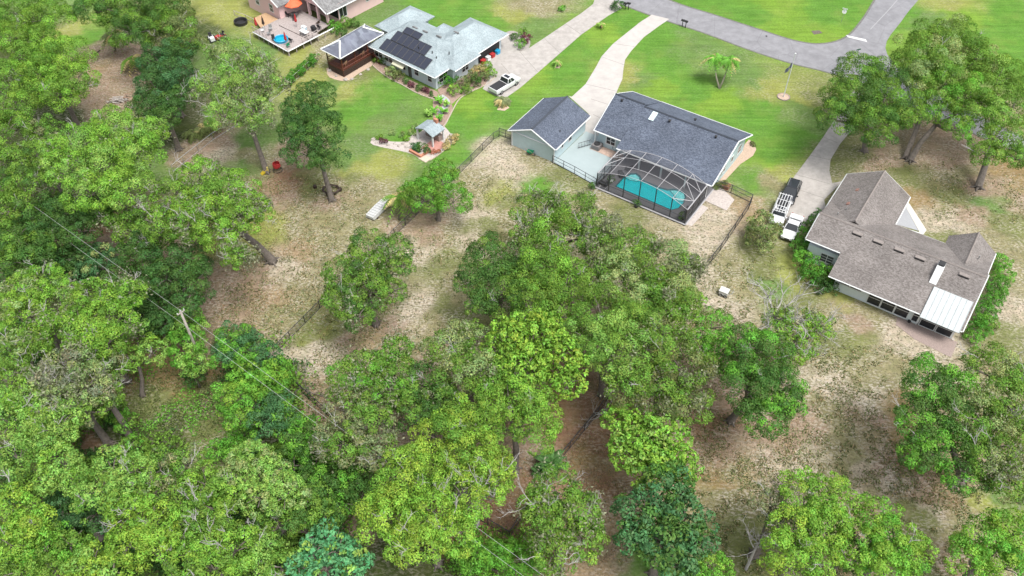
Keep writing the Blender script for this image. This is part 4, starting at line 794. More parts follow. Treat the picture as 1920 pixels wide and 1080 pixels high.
for x,y,r,lb in ((824,195,13,'big leaved bright green plant nearest the blue house walk'),(815,212,13,'big leaved plant on the lawn side of the garden strip'),(832,214,11,'big leaved plant beside the curved stone edging'),(825,226,11,'big leaved plant nearest the grill shelter'),(803,218,10,'pale big leaved plant leaning over the lawn'),(838,200,9,'small big leaved plant beside the white flagstone')):
    broadleaf('broadleaf_plant', x, y, r, lb, 'lush' if r>10 else 'light')
# ---------------- pink house and deck
OP = Vector((-35.86,120.89,0)); AP = R(-41)
PH = thing('house', OP, 'pink stucco house with grey roof and raised deck at the top edge', 'house', AP)
b = MB(); b.box(-17.5,5.5,0,-8.7,22,3.6); b.box(-8.7,12.0,0,-1.4,22,3.59); b.build('wall', PINK, PH)
b = MB(); gabwally(b,5.55,-17.5,-8.7,-13.0,3.6,5.9); gabwally(b,9.7,-8.7,-1.2,-5.0,3.35,5.0); b.build('gable_wall', PINK, PH)
b = MB(); gable(b,-18,5.1,-8.2,22.5,3.5,6.1,'y',-13.1); gable(b,-8.9,9.2,-0.8,22.4,3.3,5.25,'y',-5.0); b.build('roof', SH_GREY, PH)
b = MB()
for p,q in (((-8.9,9.15,3.25),(-5.0,9.15,5.2)),((-5.0,9.15,5.2),(-0.8,9.15,3.25)),((-0.75,9.2,3.2),(-0.75,22.4,3.2)),): b.bar(p,q,0.16)
b.build('fascia', WHITE, PH)
b = MB()
for p,q in (((-13.1,5.05,6.05),(-8.2,5.05,3.45)),((-13.1,5.05,6.05),(-18,5.05,3.45))): b.bar(p,q,0.16)
b.build('fascia', WHITE, PH)
b = MB(); b.box(-8.6,11.9,1.0,-1.4,11.98,3.3); b.build('porch_back', GLASS, PH)
for x in (-6.2,-3.9,-1.5): c = MB(); c.box(x-.2,9.6,0.9,x+.2,9.95,3.3); c.build('column', PINK, PH)
window(PH,-14.6,5.5,1.6,0.9,1.3,'-y',1,2,glass=GLASSG); window(PH,-10.8,5.5,1.6,0.9,1.3,'-y',1,2,glass=GLASSG); window(PH,-1.4,13.0,1.0,1.5,2.0,'+x',2,1); window(PH,-1.4,18.6,1.6,0.7,1.1,'+x',1,2,glass=GLASSG)
DC = thing('deck', OP, 'weathered grey wooden deck with railings behind the pink house', 'deck', AP)
b = MB()
for k in range(60): b.box(-9.0,0+k*0.16,0.9,0.0-(0.02*k if k>40 else 0),0.145+k*0.16,1.0)
b.build('floor', WOODG, DC)
b = MB()
for k in range(24): b.box(-12.4+0.14*k,1.6+(23-k)*0.05,0.9,-12.4+0.14*k+0.13,5.2,0.99)
b.build('extension_floor', WOODT, DC)
for k in range(8): p = MB(); x = -9+k*1.28; p.box(x-.06,-0.02,0,x+.06,0.1,1.0); p.build('post', WOODG, DC)
for k in range(7): p = MB(); y = 0.1+k*1.5; p.box(-0.06,y-.06,0,0.06,y+.06,1.0); p.build('post', WOODG, DC)
b = MB(); b.bar((-9,-0.05,0.92),(0,-0.05,0.92),0.16); b.bar((0.05,0,0.92),(0.05,9.6,0.92),0.16)
b.build('rim_board', WHITE, DC)
b = MB(); 
for z in (1.5,1.95): b.bar((-9,0,z),(-5.4,0,z),0.07); b.bar((0,3.0,z),(0,6.2,z),0.07)
for k in range(5): b.bar((-9+k*.9,0,1),(-9+k*.9,0,1.98),0.07)
for k in range(4): b.bar((0,3+k*1.06,1),(0,3+k*1.06,1.98),0.08)
b.build('railing', WOODG, DC); b = MB(); b.bar((-7.2,4.0,1.02),(0,4.4,1.02),0.09); b.build('step_edge', WOODD, DC)
def D(x,y,z=1.0): return M2W(x,y,z,OP,AP)
t = thing('patio_umbrella', D(-8.0,8.0), 'open coral orange patio umbrella on the wooden deck', 'umbrella'); b = MB(); b.tube([(0,0,0),(0,0,2.5)],0.03,6); b.build('pole', STEEL, t); b = MB(); b.lathe([(0.02,2.75),(0.9,2.45),(1.55,2.1),(1.55,1.98)],(0,0,0),8); b.build('canopy', ORANGE, t)
b = MB(); b.lathe([(0,0.68),(0.6,0.68),(0.6,0.73),(0,0.73)],(0,0,0),16); t2 = thing('table', D(-7.4,7.4), 'round table beside the orange umbrella on the deck', 'table'); b.build('table_top', GLASSG, t2); b = MB(); b.lathe([(0.3,0),(0.04,0.05),(0.04,0.68)],(0,0,0),8); b.build('leg', BLACK, t2)
for x,y,lb in ((-4.6,5.6,'folded red umbrella in the middle of the deck'),(-1.4,0.9,'folded red umbrella beside the blue paddling pool'),(-8.6,0.6,'folded red umbrella at the left corner of the deck'),(-8.0,1.6,'folded dark umbrella near the left corner of the deck')):
    t = thing('folded_umbrella', D(x,y), lb, 'umbrella'); b = MB(); b.tube([(0,0,0),(0,0,1.1)],0.03,6); b.build('pole', STEEL, t); b = MB(); b.lathe([(0.16,1.0),(0.24,1.2),(0.15,1.9),(0.03,2.5),(0,2.5)],(0,0,0),9); b.build('canopy', RED if 'red' in lb else WOODD, t)
t = thing('paddling_pool', D(-3.3,1.3), 'round blue paddling pool on the wooden deck', 'paddling pool'); b = MB(); b.lathe([(0,0.02),(1.0,0.02),(1.02,0.4),(1.1,0.46),(1.18,0.4),(1.1,0)],(0,0,0),24); b.build('wall', BLUEP, t); b = MB(); b.lathe([(0,0.28),(1.01,0.28)],(0,0,0),24); b.build('water', POOLW, t)
for i,(x,y,m,lb) in enumerate(((-6.6,6.7,BLACKP,'black chair in front of the orange umbrella'),(-8.4,6.8,BLACKP,'black chair left of the orange umbrella'),(-1.6,2.0,BLACKP,'black chair between the paddling pool and the deck edge'),(-0.8,0.7,GREENP,'green chair at the front corner of the deck'),(-7.6,0.9,WHITE,'white chair at the left end of the deck'),(-7.0,2.1,STEEL,'grey chair beside the folded dark umbrella'),(-2.6,5.4,WHITE,'white chair beside the grill table'),(-1.2,7.6,BLACKP,'black chair near the porch columns'),(-2.4,8.3,WOODD,'brown chair under the porch edge'),(-6.1,1.0,STEEL,'grey chair left of the paddling pool'),(-4.2,0.5,BLACKP,'dark chair at the front rim behind the paddling pool'))):
    chair('chair', D(x,y), i*1.3, m, lb)
t = thing('drinks_table', D(-1.6,4.8), 'black table with a white top near the deck side railing', 'table', AP); b = MB(); b.box(-.8,-.4,.72,.8,.4,.78); b.build('table_top', WHITE, t)
for x in (-.7,.7):
    for y in (-.3,.3): l = MB(); l.box(x-.03,y-.03,0,x+.03,y+.03,.72); l.build('leg', BLACK, t)
t = thing('cooler', D(-3.2,6.0), 'pale blue cooler box behind the folded red umbrella', 'cooler', AP); b = MB(); b.box(-.45,-.25,0,.45,.25,.45); b.build('body', mat('pale blue plastic',(0.45,0.62,0.72),0.5), t); b = MB(); b.box(-.48,-.28,.45,.48,.28,.53); b.build('lid', WHITE, t)
t = thing('barbecue', D(-1.4,6.6), 'black barbecue near the porch side of the deck', 'barbecue', AP); b = MB(); b.box(-.5,-.28,.5,.5,.28,.85); b.lathe([(0.34,.85),(0.3,1.05),(0,1.15)],(0,0,0),12); b.build('body', BLACKP, t)
for x in (-.4,.4): l = MB(); l.box(x-.03,-.2,0,x+.03,.2,.5); l.build('leg', BLACK, t)
t = thing('trampoline', at(452,44), 'black round stock tank on the grass left of the deck', 'stock tank'); b = MB(); b.lathe([(0,0.05),(0.95,0.05),(1.0,0.55),(1.12,0.6),(1.15,0.5),(1.1,0)],(0,0,0),24); b.build('wall', BLACKP, t); t.name='stock_tank'
fence('rail_fence', [(440,28),(462,36),(486,48)], 'short grey rail fence between the stock tank and the deck', h=0.8, m=WOODG, mesh=None, gap=2.0)
# mowers
def mower(x, y, rz, m, lb):
    t = thing('riding_mower', at(x,y), lb, 'mower', rz); b = MB(); b.box(-.9,-.35,.3,.1,.35,.7); b.box(0.1,-.42,.25,.9,.42,.5); b.cbox(-.55,0,.78,.7,.6,.16); b.build('body', m, t); b = MB(); b.box(.35,-.25,.5,.8,.25,.62); b.cbox(.82,0,.85,.1,.5,.45,ry=R(10)); b.build('seat', BLACKP, t); b = MB(); b.tube([(-.1,0,.7),(.15,0,1.0)],.03,6); b.lathe([(.16,0),(.2,0),(.2,.03),(.16,.03),(.16,0)],(.15,0,1.0),12); b.build('steering_wheel', BLACK, t)
    for a,r in ((-.65,.22),(.6,.3)):
        for s in (-1,1): wheelx(t,a,.45*s,r,r,.18)
mower(398,76,R(120),WHITE,'white riding mower on the grass left of the pink house'); mower(414,73,R(60),RED,'red riding mower on the grass beside the white one')
# row of small hedges by the fence
proto = None; ORD = ['second','third','fourth','fifth','sixth','seventh','eighth','ninth','tenth','eleventh','twelfth']
for i in range(12):
    f = i/11; x, y = 592+(540-592)*f*1.15, 116+(160-116)*f*1.15
    if proto is None: proto = shrub('hedge_bush', 'small hedge bush nearest the gazebo in the row by the rail fence', x, y, 8, 'hedge', group='small hedge bushes along the grey rail fence', h=1.1, size=0.15); 
    else: c = copy_tree(proto); c['label'] = ORD[i-1] + ' small hedge bush from the gazebo in the row by the rail fence'; c.location = at(x,y); c.rotation_euler.z = i*1.7; c.scale = (1,1,0.85+0.3*((i*7)%5)/5)
# ---------------- right hand house
OR = Vector((37.49,69.37,0)); AR = R(-34)
HR = thing('house', OR, 'long white walled house with brown grey shingle roof at the right', 'house', AR)
zr = lambda y: 2.6+2.4*y/7.1
b = MB(); b.box(0.5,0.9,0,10.4,12.7,2.5); b.box(10.4,3.6,0,14.5,12.7,2.49); b.box(-4.1,3.8,0,0.5,12.7,2.62); b.box(-4.1,12.7,0,3.0,19.0,2.51); b.box(10.1,12.7,0,14.6,14.3,2.48); b.build('wall', WWHITE, HR)
b = MB(); gabwall(b,-4.0,3.8,12.7,7.1,2.5,4.8); gabwall(b,0.56,1.2,6,6,2.45,2.5); gabwall(b,14.4,1.0,12.7,7.1,2.5,4.85); gabwally(b,18.9,-4.1,3.0,-0.5,2.5,4.7); gabwally(b,14.2,10.1,14.6,12.35,2.45,4.5); b.build('gable_wall', WWHITE, HR)
b = MB()
gable(b,-0.3,0,15.0,13.25,2.6,5.0,'x',7.1)
q = [(-4.6,3.3,zr(3.3)),(-0.29,3.3,zr(3.3)),(-0.29,7.1,5.0),(-4.6,7.1,5.0)]; lo=[(p[0],p[1],p[2]-.16) for p in q]; b.add(q+lo,[(0,1,2,3),(7,6,5,4),(0,4,5,1),(1,5,6,2),(2,6,7,3),(3,7,4,0)])
q = [(-4.6,7.1,5.0),(-0.29,7.1,5.0),(-0.29,13.25,2.6),(-4.6,13.25,2.6)]; lo=[(p[0],p[1],p[2]-.16) for p in q]; b.add(q+lo,[(0,1,2,3),(7,6,5,4),(0,4,5,1),(1,5,6,2),(2,6,7,3),(3,7,4,0)])
gable(b,-4.75,8.0,3.5,19.5,2.62,5.04,'y',-0.55); gable(b,9.6,8.0,15.12,14.9,2.58,4.6,'y',12.4); b.build('roof', SH_BROWN, HR)
b = MB(); bc = mat('weathered ridge cap',(0.25,0.22,0.205),0.9,noise=0.2)
b.bar((-4.6,7.1,5.02),(15,7.1,5.02),0.16); b.bar((-0.55,8,5.06),(-0.55,19.5,5.06),0.16); b.bar((12.4,8.6,4.62),(12.4,14.9,4.62),0.14); b.build('ridge_cap', bc, HR)
b = MB()
for p,q in (((-0.3,-0.04,2.5),(15,-0.04,2.5)),((-4.6,3.26,3.6),(-0.3,3.26,3.6)),((-4.64,3.3,3.62),(-4.64,7.1,4.9)),((15.04,0,2.5),(15.04,7.1,4.9)),((15.04,7.1,4.9),(15.1,8.1,4.6)),((3.5,13.29,2.5),(9.6,13.29,2.5)),((3.54,13.3,2.52),(3.54,19.5,2.52)),((-4.79,8.5,2.54),(-4.79,19.5,2.54)),((-4.75,19.54,2.52),(-0.55,19.54,4.94)),((-0.55,19.54,4.94),(3.5,19.54,2.52)),((15.16,9,2.5),(15.16,14.9,2.5))): b.bar(p,q,0.13)
b.build('fascia', WHITE, HR)
window(HR,1.6,0.9,1.4,1.25,0.7,'-y',1,1,glass=GLASSG); window(HR,3.0,0.9,1.4,1.25,0.7,'-y',1,1,glass=GLASSG); window(HR,-1.6,3.8,0.9,1.5,1.2,'-y',2,3,glass=GLASSG)
for x0 in (4.6,6.2,7.8):
    window(HR,x0+0.75,0.9,0.25,1.42,1.95,'-y',1,2,name='porch_screen',fw=0.07)
window(HR,9.95+0.25,0.9,0.35,0.75,1.8,'-y',1,2,name='porch_screen',fw=0.07)
for x0 in (10.75,12.6): 
    window(HR,x0+0.85,0.9,0.15,1.6,1.95,'-y',1,2,name='porch_screen',fw=0.08)
b = MB(); b.box(10.4,0.95,0.02,14.4,3.6,0.1); b.build('porch_floor', CONC, HR)
for x in (10.5,14.4): c = MB(); c.box(x-.08,0.84,0,x+.08,0.98,2.5); c.build('column', WHITE, HR)
b = MB(); 
for k in range(7): 
    x0=10.45+k*0.615; q=[(x0,-0.55,2.62),(x0+0.6,-0.55,2.62),(x0+0.6,3.55,3.98),(x0,3.55,3.98)]; lo=[(p[0],p[1],p[2]-.06) for p in q]; b.add(q+lo,[(0,1,2,3),(7,6,5,4),(0,4,5,1),(1,5,6,2),(2,6,7,3),(3,7,4,0)])
    b.bar((x0+0.607,-0.55,2.64),(x0+0.607,3.55,4.0),0.04)
b.build('porch_roof', METW, HR)
b = MB(); b.box(9.75,4.9,3.6,10.55,6.5,5.25); b.build('chimney', WHITE, HR); c = MB(); c.box(9.85,5.75,5.25,10.45,6.4,5.45); c.box(9.78,5.68,5.45,10.52,6.46,5.5); c.build('chimney_cap', BLACKP, HR)
b = MB(); b.add([(9.75,4.9,5.2),(10.55,4.9,5.2),(10.55,3.9,3.95),(9.75,3.9,3.95),(9.75,4.9,3.95),(10.55,4.9,3.95)],[(3,2,1,0),(0,4,3),(1,2,5)]); b.build('chimney_saddle', WHITE, HR)
for x in (0.4,2.9,5.4,7.8,12.8):
    v = MB(); v.cbox(x,6.25,zr(6.25)+0.12,1.15,0.42,0.2,rx=R(8)); v.build('ridge_vent', bc, HR); v = MB(); v.cbox(x,6.02,zr(6.0)+0.1,1.12,0.06,0.16,rx=R(8)); v.build('vent_slot', BLACKP, HR)
RV = mat('rusty vent',(0.28,0.15,0.12),0.8)
for x,y in ((-2.5,12.0),(-2.4,15.2)): v = MB(); v.cbox(x,y,4.0,0.35,0.5,0.12,ry=R(-30)); v.build('roof_vent', RV, HR)
for x,y,z in ((-2.3,10.6,4.1),(13.5,11.0,4.2),(-2.8,8.6,4.6)): v = MB(); v.lathe([(0.07,-0.25),(0.07,0.25),(0,0.25)],(x,y,z),8); v.build('vent_pipe', STEEL, HR)
b = MB(); b.lathe([(0.35,0),(0.42,0),(0.42,0.06),(0.35,0.06),(0.35,0)],(0,0,0),16); M = Matrix.Translation((-4.9,5.2,2.0)) @ Matrix.Rotation(R(90),4,'Y'); b.v=[tuple(M@Vector(p)) for p in b.v]; b.build('wall_ring', WHITE, HR)
msheet('brick_strip', [(8.6,-0.5),(11.0,-1.5),(15.2,-1.9),(15.2,0.8),(8.4,0.8)], 0.03, BRICK, o=OR, a=AR)
sheet('courtyard_slab', [(1698,388),(1722,433),(1677,420)], 0.05, mat('grey slab',(0.36,0.37,0.39),0.9,noise=0.1))
sheet('courtyard_walk', [(1699,376),(1706,384),(1737,432),(1731,440),(1722,438),(1723,434),(1699,390)], 0.07, mat('pale walk',(0.60,0.58,0.53),0.9,noise=0.1))
sheet('courtyard_walk', [(1676,422),(1722,436),(1722,440),(1674,426)], 0.068, WHITE)
# beds of shrubs hugging the right house
SB = """1532 405 17 deep 1.3 dark shrub at the garage corner beside the driveway end|1520 420 16 dark 1.3 dark shrub next below the driveway end|1505 440 17 hedge 1.4 green shrub in front of the parked white coupe|1492 462 18 hedge 1.4 green shrub left of the round wall ring|1500 485 20 lush 1.4 bright green shrub below the white wall corner|1520 500 20 hedge 1.4 green shrub under the left window|1540 512 18 lush 1.3 bright shrub right under the left window|1512 518 18 hedge 1.4 green shrub on the outer curve of the bed|1532 530 16 deep 1.3 dark shrub on the lower outer curve|1552 535 14 deep 1.2 dark shrub at the low end beside the long wall|1556 505 12 mid 1.4 shrub in the inner corner of the white walls
1868 488 16 lush 1.3 bright shrub at the top of the right end bed|1872 508 18 lush 1.3 light green shrub by the upper right gable|1862 528 18 hedge 1.3 green shrub second from the top on the right|1852 545 20 hedge 1.3 green shrub half way down the right bed|1848 562 20 hedge 1.3 deep green creeping shrub beside the gable|1838 582 20 hedge 1.3 green shrub level with the porch roof top|1835 600 18 lush 1.3 bright green shrub beside the porch roof|1825 615 20 hedge 1.3 green shrub beside the porch corner|1816 628 15 lush 1.3 light shrub at the lowest end of the right bed|1850 600 12 mid 1.2 shrub on the outer edge of the right bed"""
for ln in SB.replace('\n','|').split('|'):
    q = ln.split(' ',5); shrub('hedge_shrub', q[5], float(q[0])+ (4 if float(q[0])>1800 else 0), float(q[1])+14, float(q[2]), q[3], h=float(q[4])*0.62, size=0.19, flat=0.9, dens=1.3)
# ---------------- vehicles
def loft(b, secs):
    n = len(secs[0]); vs = [p for s in secs for p in s]; fs = []
    for i in range(len(secs)-1):
        for k in range(n): fs.append((i*n+k,(i+1)*n+k,(i+1)*n+(k+1)%n,i*n+(k+1)%n))
    fs.append(tuple(range(n))); fs.append(tuple((len(secs)-1)*n+k for k in range(n))[::-1]); b.add(vs, fs)
def sec(x, w, z0, z1, z2, w2=None, sh=0.86):
    w2 = w2 or w*sh; return [(x,-w,z0),(x,w,z0),(x,w*1.02,(z0+z1)/2),(x,w,z1),(x,w2,z2),(x,-w2,z2),(x,-w,z1),(x,-w*1.02,(z0+z1)/2)][::1]
def vehicle(name, loc, rz, paint, label, cat, L=4.7, W=0.92, style='suv'):
    """front is +x"""
    t = thing(name, loc, label, cat, rz); b = MB(); h = L/2
    if style == 'suv': st = [(-h,.78,.5,.8,.95),(-h+.12,.9,.35,.95,1.05),(-h*.4,.94,.3,.95,1.06),(h*.25,.94,.3,.95,1.05),(h*.45,.93,.3,.9,1.03),(h-.35,.9,.32,.8,.92),(h-.05,.8,.4,.7,.78),(h,.7,.5,.62,.68)]
    elif style == 'coupe': st = [(-h,.76,.42,.72,.84),(-h+.15,.88,.3,.85,.93),(-h*.5,.9,.26,.85,.94),(h*.2,.9,.26,.84,.92),(h*.5,.88,.26,.76,.84),(h-.3,.86,.28,.66,.74),(h,.74,.38,.56,.6)]
    else: st = [(-h,.88,.5,.8,1.06),(-h+.05,.92,.42,.95,1.08),(-h*.1,.93,.38,.95,1.08),(h*.35,.93,.38,.95,1.1),(h*.5,.92,.38,.95,1.12),(h-.35,.92,.4,.9,1.05),(h,.82,.5,.7,.85)]
    loft(b, [sec(x,w*W/.94,z0,z1,z2) for x,w,z0,z1,z2 in st]); bo = b.build('body', paint, t, smooth=False)
    m = bo.modifiers.new('bevel','BEVEL'); m.width = 0.05; m.segments = 2; m.limit_method='ANGLE'; m.angle_limit=R(25)
    cab = {'suv': (-h+.15,-h+.75,h*.12,h*.48,1.62), 'coupe': (-h*.62,-h*.25,h*.1,h*.42,1.28), 'pickup': (-h*.08,h*.02,h*.33,h*.55,1.72)}[style]; x0,x1,x2,x3,zt = cab; zb = 1.0 if style!='coupe' else .88; w1, w2 = W*.9, W*.74
    g = MB(); g.add([(x0,-w1,zb),(x3,-w1,zb),(x3,w1,zb),(x0,w1,zb),(x1,-w2,zt),(x2,-w2,zt),(x2,w2,zt),(x1,w2,zt)],[(0,1,5,4),(1,2,6,5),(2,3,7,6),(3,0,4,7),(4,5,6,7)]); g.build('windows', GLASS, t)
    r = MB(); r.box(x1-.02,-w2-.02,zt-.02,x2+.02,w2+.02,zt+.045); rf = r.build('roof', paint, t); m = rf.modifiers.new('bevel','BEVEL'); m.width=.03; m.segments=2
    pl = MB()
    for s in (-1,1):
        pl.bar((x0,s*w1,zb),(x1,s*w2,zt),.08); pl.bar((x3,s*w1,zb),(x2,s*w2,zt),.07); xm=(x1+x2)/2; pl.bar(((x0+x3)/2,s*w1,zb),(xm,s*w2,zt),.07)
    pl.build('pillar', paint, t)
    if style == 'suv':
        s_ = MB(); s_.box(x1+.35,-w2*.62,zt+.046,x2-.15,w2*.62,zt+.06); s_.build('sunroof', GLASS, t); rr = MB()
        for s in (-1,1): rr.bar((x1+.1,s*w2*.93,zt+.11),(x2-.1,s*w2*.93,zt+.11),.05)
        rr.build('roof_rack', STEEL, t)
    if style == 'pickup':
        bd = MB(); bd.box(-h+.12,-W*.8,1.085,-h*.12,W*.8,1.13); bd.build('bed_cover', BLACKP, t)
        s_ = MB(); s_.box(x1+.15,-w2*.7,zt+.046,x2-.1,w2*.7,zt+.06); s_.build('sunroof', GLASS, t)
    zl = .72 if style!='coupe' else .62
    for s in (-1,1):
        a = MB(); a.cbox(h-.1,s*W*.68,zl,.22,.36,.14); a.build('headlight', LAMPC, t); a = MB(); a.cbox(-h+.06,s*W*.76,zl+.15,.12,.2,.26); a.build('taillight', LAMPR, t)
        a = MB(); a.cbox(x3-.1,s*(W+.1),zb+.08,.16,.2,.13); a.build('mirror', paint, t)
        for x in (-h*.6,h*.62): wheelx(t,x,s*(W-.1),.34,.34,.22)
    a = MB(); a.box(h-.04,-.3,.45,h+.03,.3,.6); a.build('grille', BLACKP, t)
    return t
def vdir(p, q): a, b_ = at(*p, 0.8), at(*q, 0.8); return math.atan2(b_.y-a.y, b_.x-a.x), Vector(((a.x+b_.x)/2,(a.y+b_.y)/2,0.055))
a_, c_ = vdir((1474,379),(1492,339)); vehicle('suv', c_, a_+math.pi, CARB, 'black suv parked on the concrete driveway ahead of the work truck', 'car', 4.8, .95, 'suv')
a_, c_ = vdir((1475,447),(1497,402)); vehicle('coupe', c_, a_+math.pi, CARW, 'white coupe parked at the lower end of the driveway', 'car', 4.8, .92, 'coupe')
a_, c_ = vdir((922,171),(970,142)); vehicle('pickup_truck', c_, a_, CARW, 'white pickup with dark bed cover on the driveway of the solar house', 'pickup truck', 5.4, .98, 'pickup')
a_, c_ = vdir((1458,415),(1474,375)); T_ = vehicle('work_truck', c_+Vector((-0.3,-0.2,0)), a_+math.pi, CARW, 'white work truck with ladder rack half under the olive shrub', 'truck', 4.9, .96, 'pickup')
b = MB()
for s in (-.7,-.35,0,.35,.7): b.bar((-2.3,s,1.98),(1.6,s,1.98),.06)
for x in (-2.2,-1.0,0.3,1.4): b.bar((x,-.85,1.92),(x,.85,1.92),.07)
for x in (-2.2,1.4):
    for s in (-.85,.85): b.bar((x,s,1.0),(x,s,1.92),.06)
b.build('ladder_rack', CARW, T_)
# ---------------- street furniture
def mailbox(x, y, rz, lb):
    t = thing('mailbox', at(x,y), lb, 'mailbox', rz, group='black roadside mailboxes'); b = MB(); b.box(-.05,-.05,0,.05,.05,1.05); b.build('post', BLACK, t); b = MB(); b.box(-.16,-.3,1.05,.16,.3,1.2); b.lathe([(0,0),(0,0)],(0,0,0),3)
    vs=[(.16*math.cos(k*math.pi/6), yy, 1.2+.16*math.sin(k*math.pi/6)) for yy in (-.3,.3) for k in range(7)]; fs=[(k,k+1,k+8,k+7) for k in range(6)]+[tuple(range(6,-1,-1)),tuple(range(7,14))]; b.add(vs,fs); b.build('box', BLACKP, t)
mailbox(1172,18,R(60),'left black mailbox of the pair by the round shrub'); mailbox(1178,18,R(60),'right black mailbox of the pair by the round shrub'); mailbox(1279,50,R(60),'left black mailbox of the pair at the short driveway'); mailbox(1285,52,R(60),'right black mailbox of the pair at the short driveway')
FP = thing('flagpole', at(1469,182), 'white flagpole with small flag standing in a round mulch ring', 'flagpole'); b = MB(); b.tube([(0,0,0),(0,0,7.4)],[.09,.06],8); b.lathe([(0,7.38),(.12,7.44),(.12,7.52),(0,7.6)],(0,0,0),8); b.build('pole', WHITE, FP)
b = MB(); xx=np.linspace(0,-.75,9)
for i in range(8):
    y0,y1=.12*math.sin(i*1.1),.12*math.sin((i+1)*1.1); b.m = 0; b.add([(xx[i]-.04,y0,6.0-i*.16),(xx[i+1]-.04,y1,6.0-(i+1)*.16),(xx[i+1]-.04,y1,5.1-(i+1)*.13),(xx[i]-.04,y0,5.1-i*.13),(xx[i]-.04,y0+.02,6.0-i*.16),(xx[i+1]-.04,y1+.02,6.0-(i+1)*.16),(xx[i+1]-.04,y1+.02,5.1-(i+1)*.13),(xx[i]-.04,y0+.02,5.1-i*.13)],[(0,1,2,3),(7,6,5,4)])
b.build('flag', mat('flag cloth',(0.5,0.5,0.52),0.8,noise=0.5,nscale=4,col2=(0.10,0.12,0.25)), FP)
b = MB(); b.lathe([(0,.05),(.75,.05),(.85,.1),(.95,0)],(0,0,0),20); b.build('mulch_ring', PEB, FP); b = MB(); b.lathe([(.84,0),(.84,.13),(.98,.13),(.98,0)],(0,0,0),20); b.build('ring_edging', BRICK, FP)
ST = thing('street_sign', at(1601,120), 'dark green street name sign on a post at the road junction', 'street sign', R(20)); b = MB(); b.tube([(0,0,0),(0,0,2.7)],.035,6); b.build('post', BLACK, ST); b = MB(); b.box(-.4,-.02,2.5,.4,.02,2.7); b.build('sign_blade', mat('green sign',(0.02,0.12,0.06),0.5,noise=0), ST)
SS = thing('stop_sign', at(1577,42), 'pale backed stop sign seen from behind on the far verge', 'stop sign', R(-30)); b = MB(); b.tube([(0,0,0),(0,0,2.2)],.03,6); b.build('post', STEEL, SS)
b = MB(); b.lathe([(0,-.015),(.38,-.015),(.38,.015),(0,.015)],(0,0,0),8); M = Matrix.Translation((0,0,2.0))@Matrix.Rotation(R(75),4,'X'); b.v=[tuple(M@Vector(p)) for p in b.v]; b.build('sign_plate', WHITE, SS); b = MB(); b.box(-.45,-.02,2.42,.45,.02,2.58); b.build('sign_blade', WHITE, SS)
sheet('drain_patch', [(1521,58),(1536,57),(1542,62),(1526,65)], 0.03, mat('dark drain patch',(0.13,0.11,0.09),0.9,noise=0.3))
sheet('manhole', [(1435,67),(1438,66.5),(1439,69),(1436,69.5)], 0.032, BLACKP)
# ---------------- boat hull and yard things
a_, c_ = vdir((692,404),(728,368)); t = thing('boat', c_.xy.to_3d(), 'upturned pale metal jon boat lying by the small oak', 'boat', a_); b = MB(); S_=[]
for x,w,z in ((-2.1,.62,.62),(-1.9,.7,.66),(0,.74,.68),(1.3,.66,.66),(2.0,.48,.55),(2.25,.3,.42)): S_.append([(x,-w,.22),(x,w,.22),(x,w*.88,z),(x,-w*.88,z)])
loft(b,S_); b.build('hull', mat('pale boat metal',(0.55,0.56,0.56),0.4), t); b = MB()
for k in range(8): x=-1.8+k*.45; b.bar((x,-.58,.70),(x,.58,.70),.05)
for s in (-.35,.35): b.bar((-2,s,.70),(1.6,s,.69),.04)
b.build('hull_rib', mat('pale boat rib',(0.42,0.43,0.43),0.4), t)
for x in (-1.4,1.2): b = MB(); b.box(x-.1,-.8,0,x+.1,.8,.22); b.build('block', WOODD, t)
t = thing('swing_chair', at(521,320), 'red swing chair on a black frame by the leaning trunk', 'chair', R(20)); b = MB(); b.lathe([(0,.5),(.35,.52),(.55,.8),(.5,1.3),(.46,1.3),(.5,.8),(.3,.6),(0,.56)],(0,0,0),12); b.build('seat', RED, t); b = MB(); b.tube([(0,.7,0),(0,.6,1.4),(0,.3,1.95),(0,0,2.0),(0,0,1.3)],.04,6); b.lathe([(.6,0),(.68,0),(.68,.05),(.6,.05),(.6,0)],(0,.1,0),14); b.build('frame', BLACK, t)
t = thing('toy_slide', at(496,325), 'yellow plastic toy at the foot of the leaning trunk', 'toy', R(30)); b = MB(); b.add([(-.5,-.25,.05),(.4,-.25,.7),(.4,.25,.7),(-.5,.25,.05),(-.5,-.25,0),(.4,-.25,0),(.4,.25,0),(-.5,.25,0)],[(0,1,2,3),(1,5,6,2),(0,4,5,1),(3,2,6,7),(0,3,7,4)]); b.build('slide', YELL, t); b = MB(); b.box(.4,-.28,0,.6,.28,.95); b.build('ladder', mat('faded yellow plastic',(0.6,0.5,0.15),0.6), t)
t = thing('tree_bench', at(621,362), 'dark bench ring round the trunk of the dark oak', 'bench'); b = MB()
for k in range(7): a=k*.898; q=a+.898; b.bar((1.15*math.cos(a),.9*math.sin(a)+.3,.45),(1.15*math.cos(q),.9*math.sin(q)+.3,.45),.22)
b.build('seat', WOODD, t)
for k in range(6): a=k*1.047; l=MB(); l.box(1.1*math.cos(a)-.05,.85*math.sin(a)+.25,0,1.1*math.cos(a)+.05,.85*math.sin(a)+.35,.42); l.build('leg', WOODD, t)
for x,y,lb in ((591,352,'dark log stool left of the tree bench'),(638,357,'dark log stool right of the tree bench')): t = thing('log_stool', at(x,y), lb, 'stool'); b = MB(); b.lathe([(0,.4),(.24,.4),(.26,0)],(0,0,0),10); b.build('log', WOODD, t)
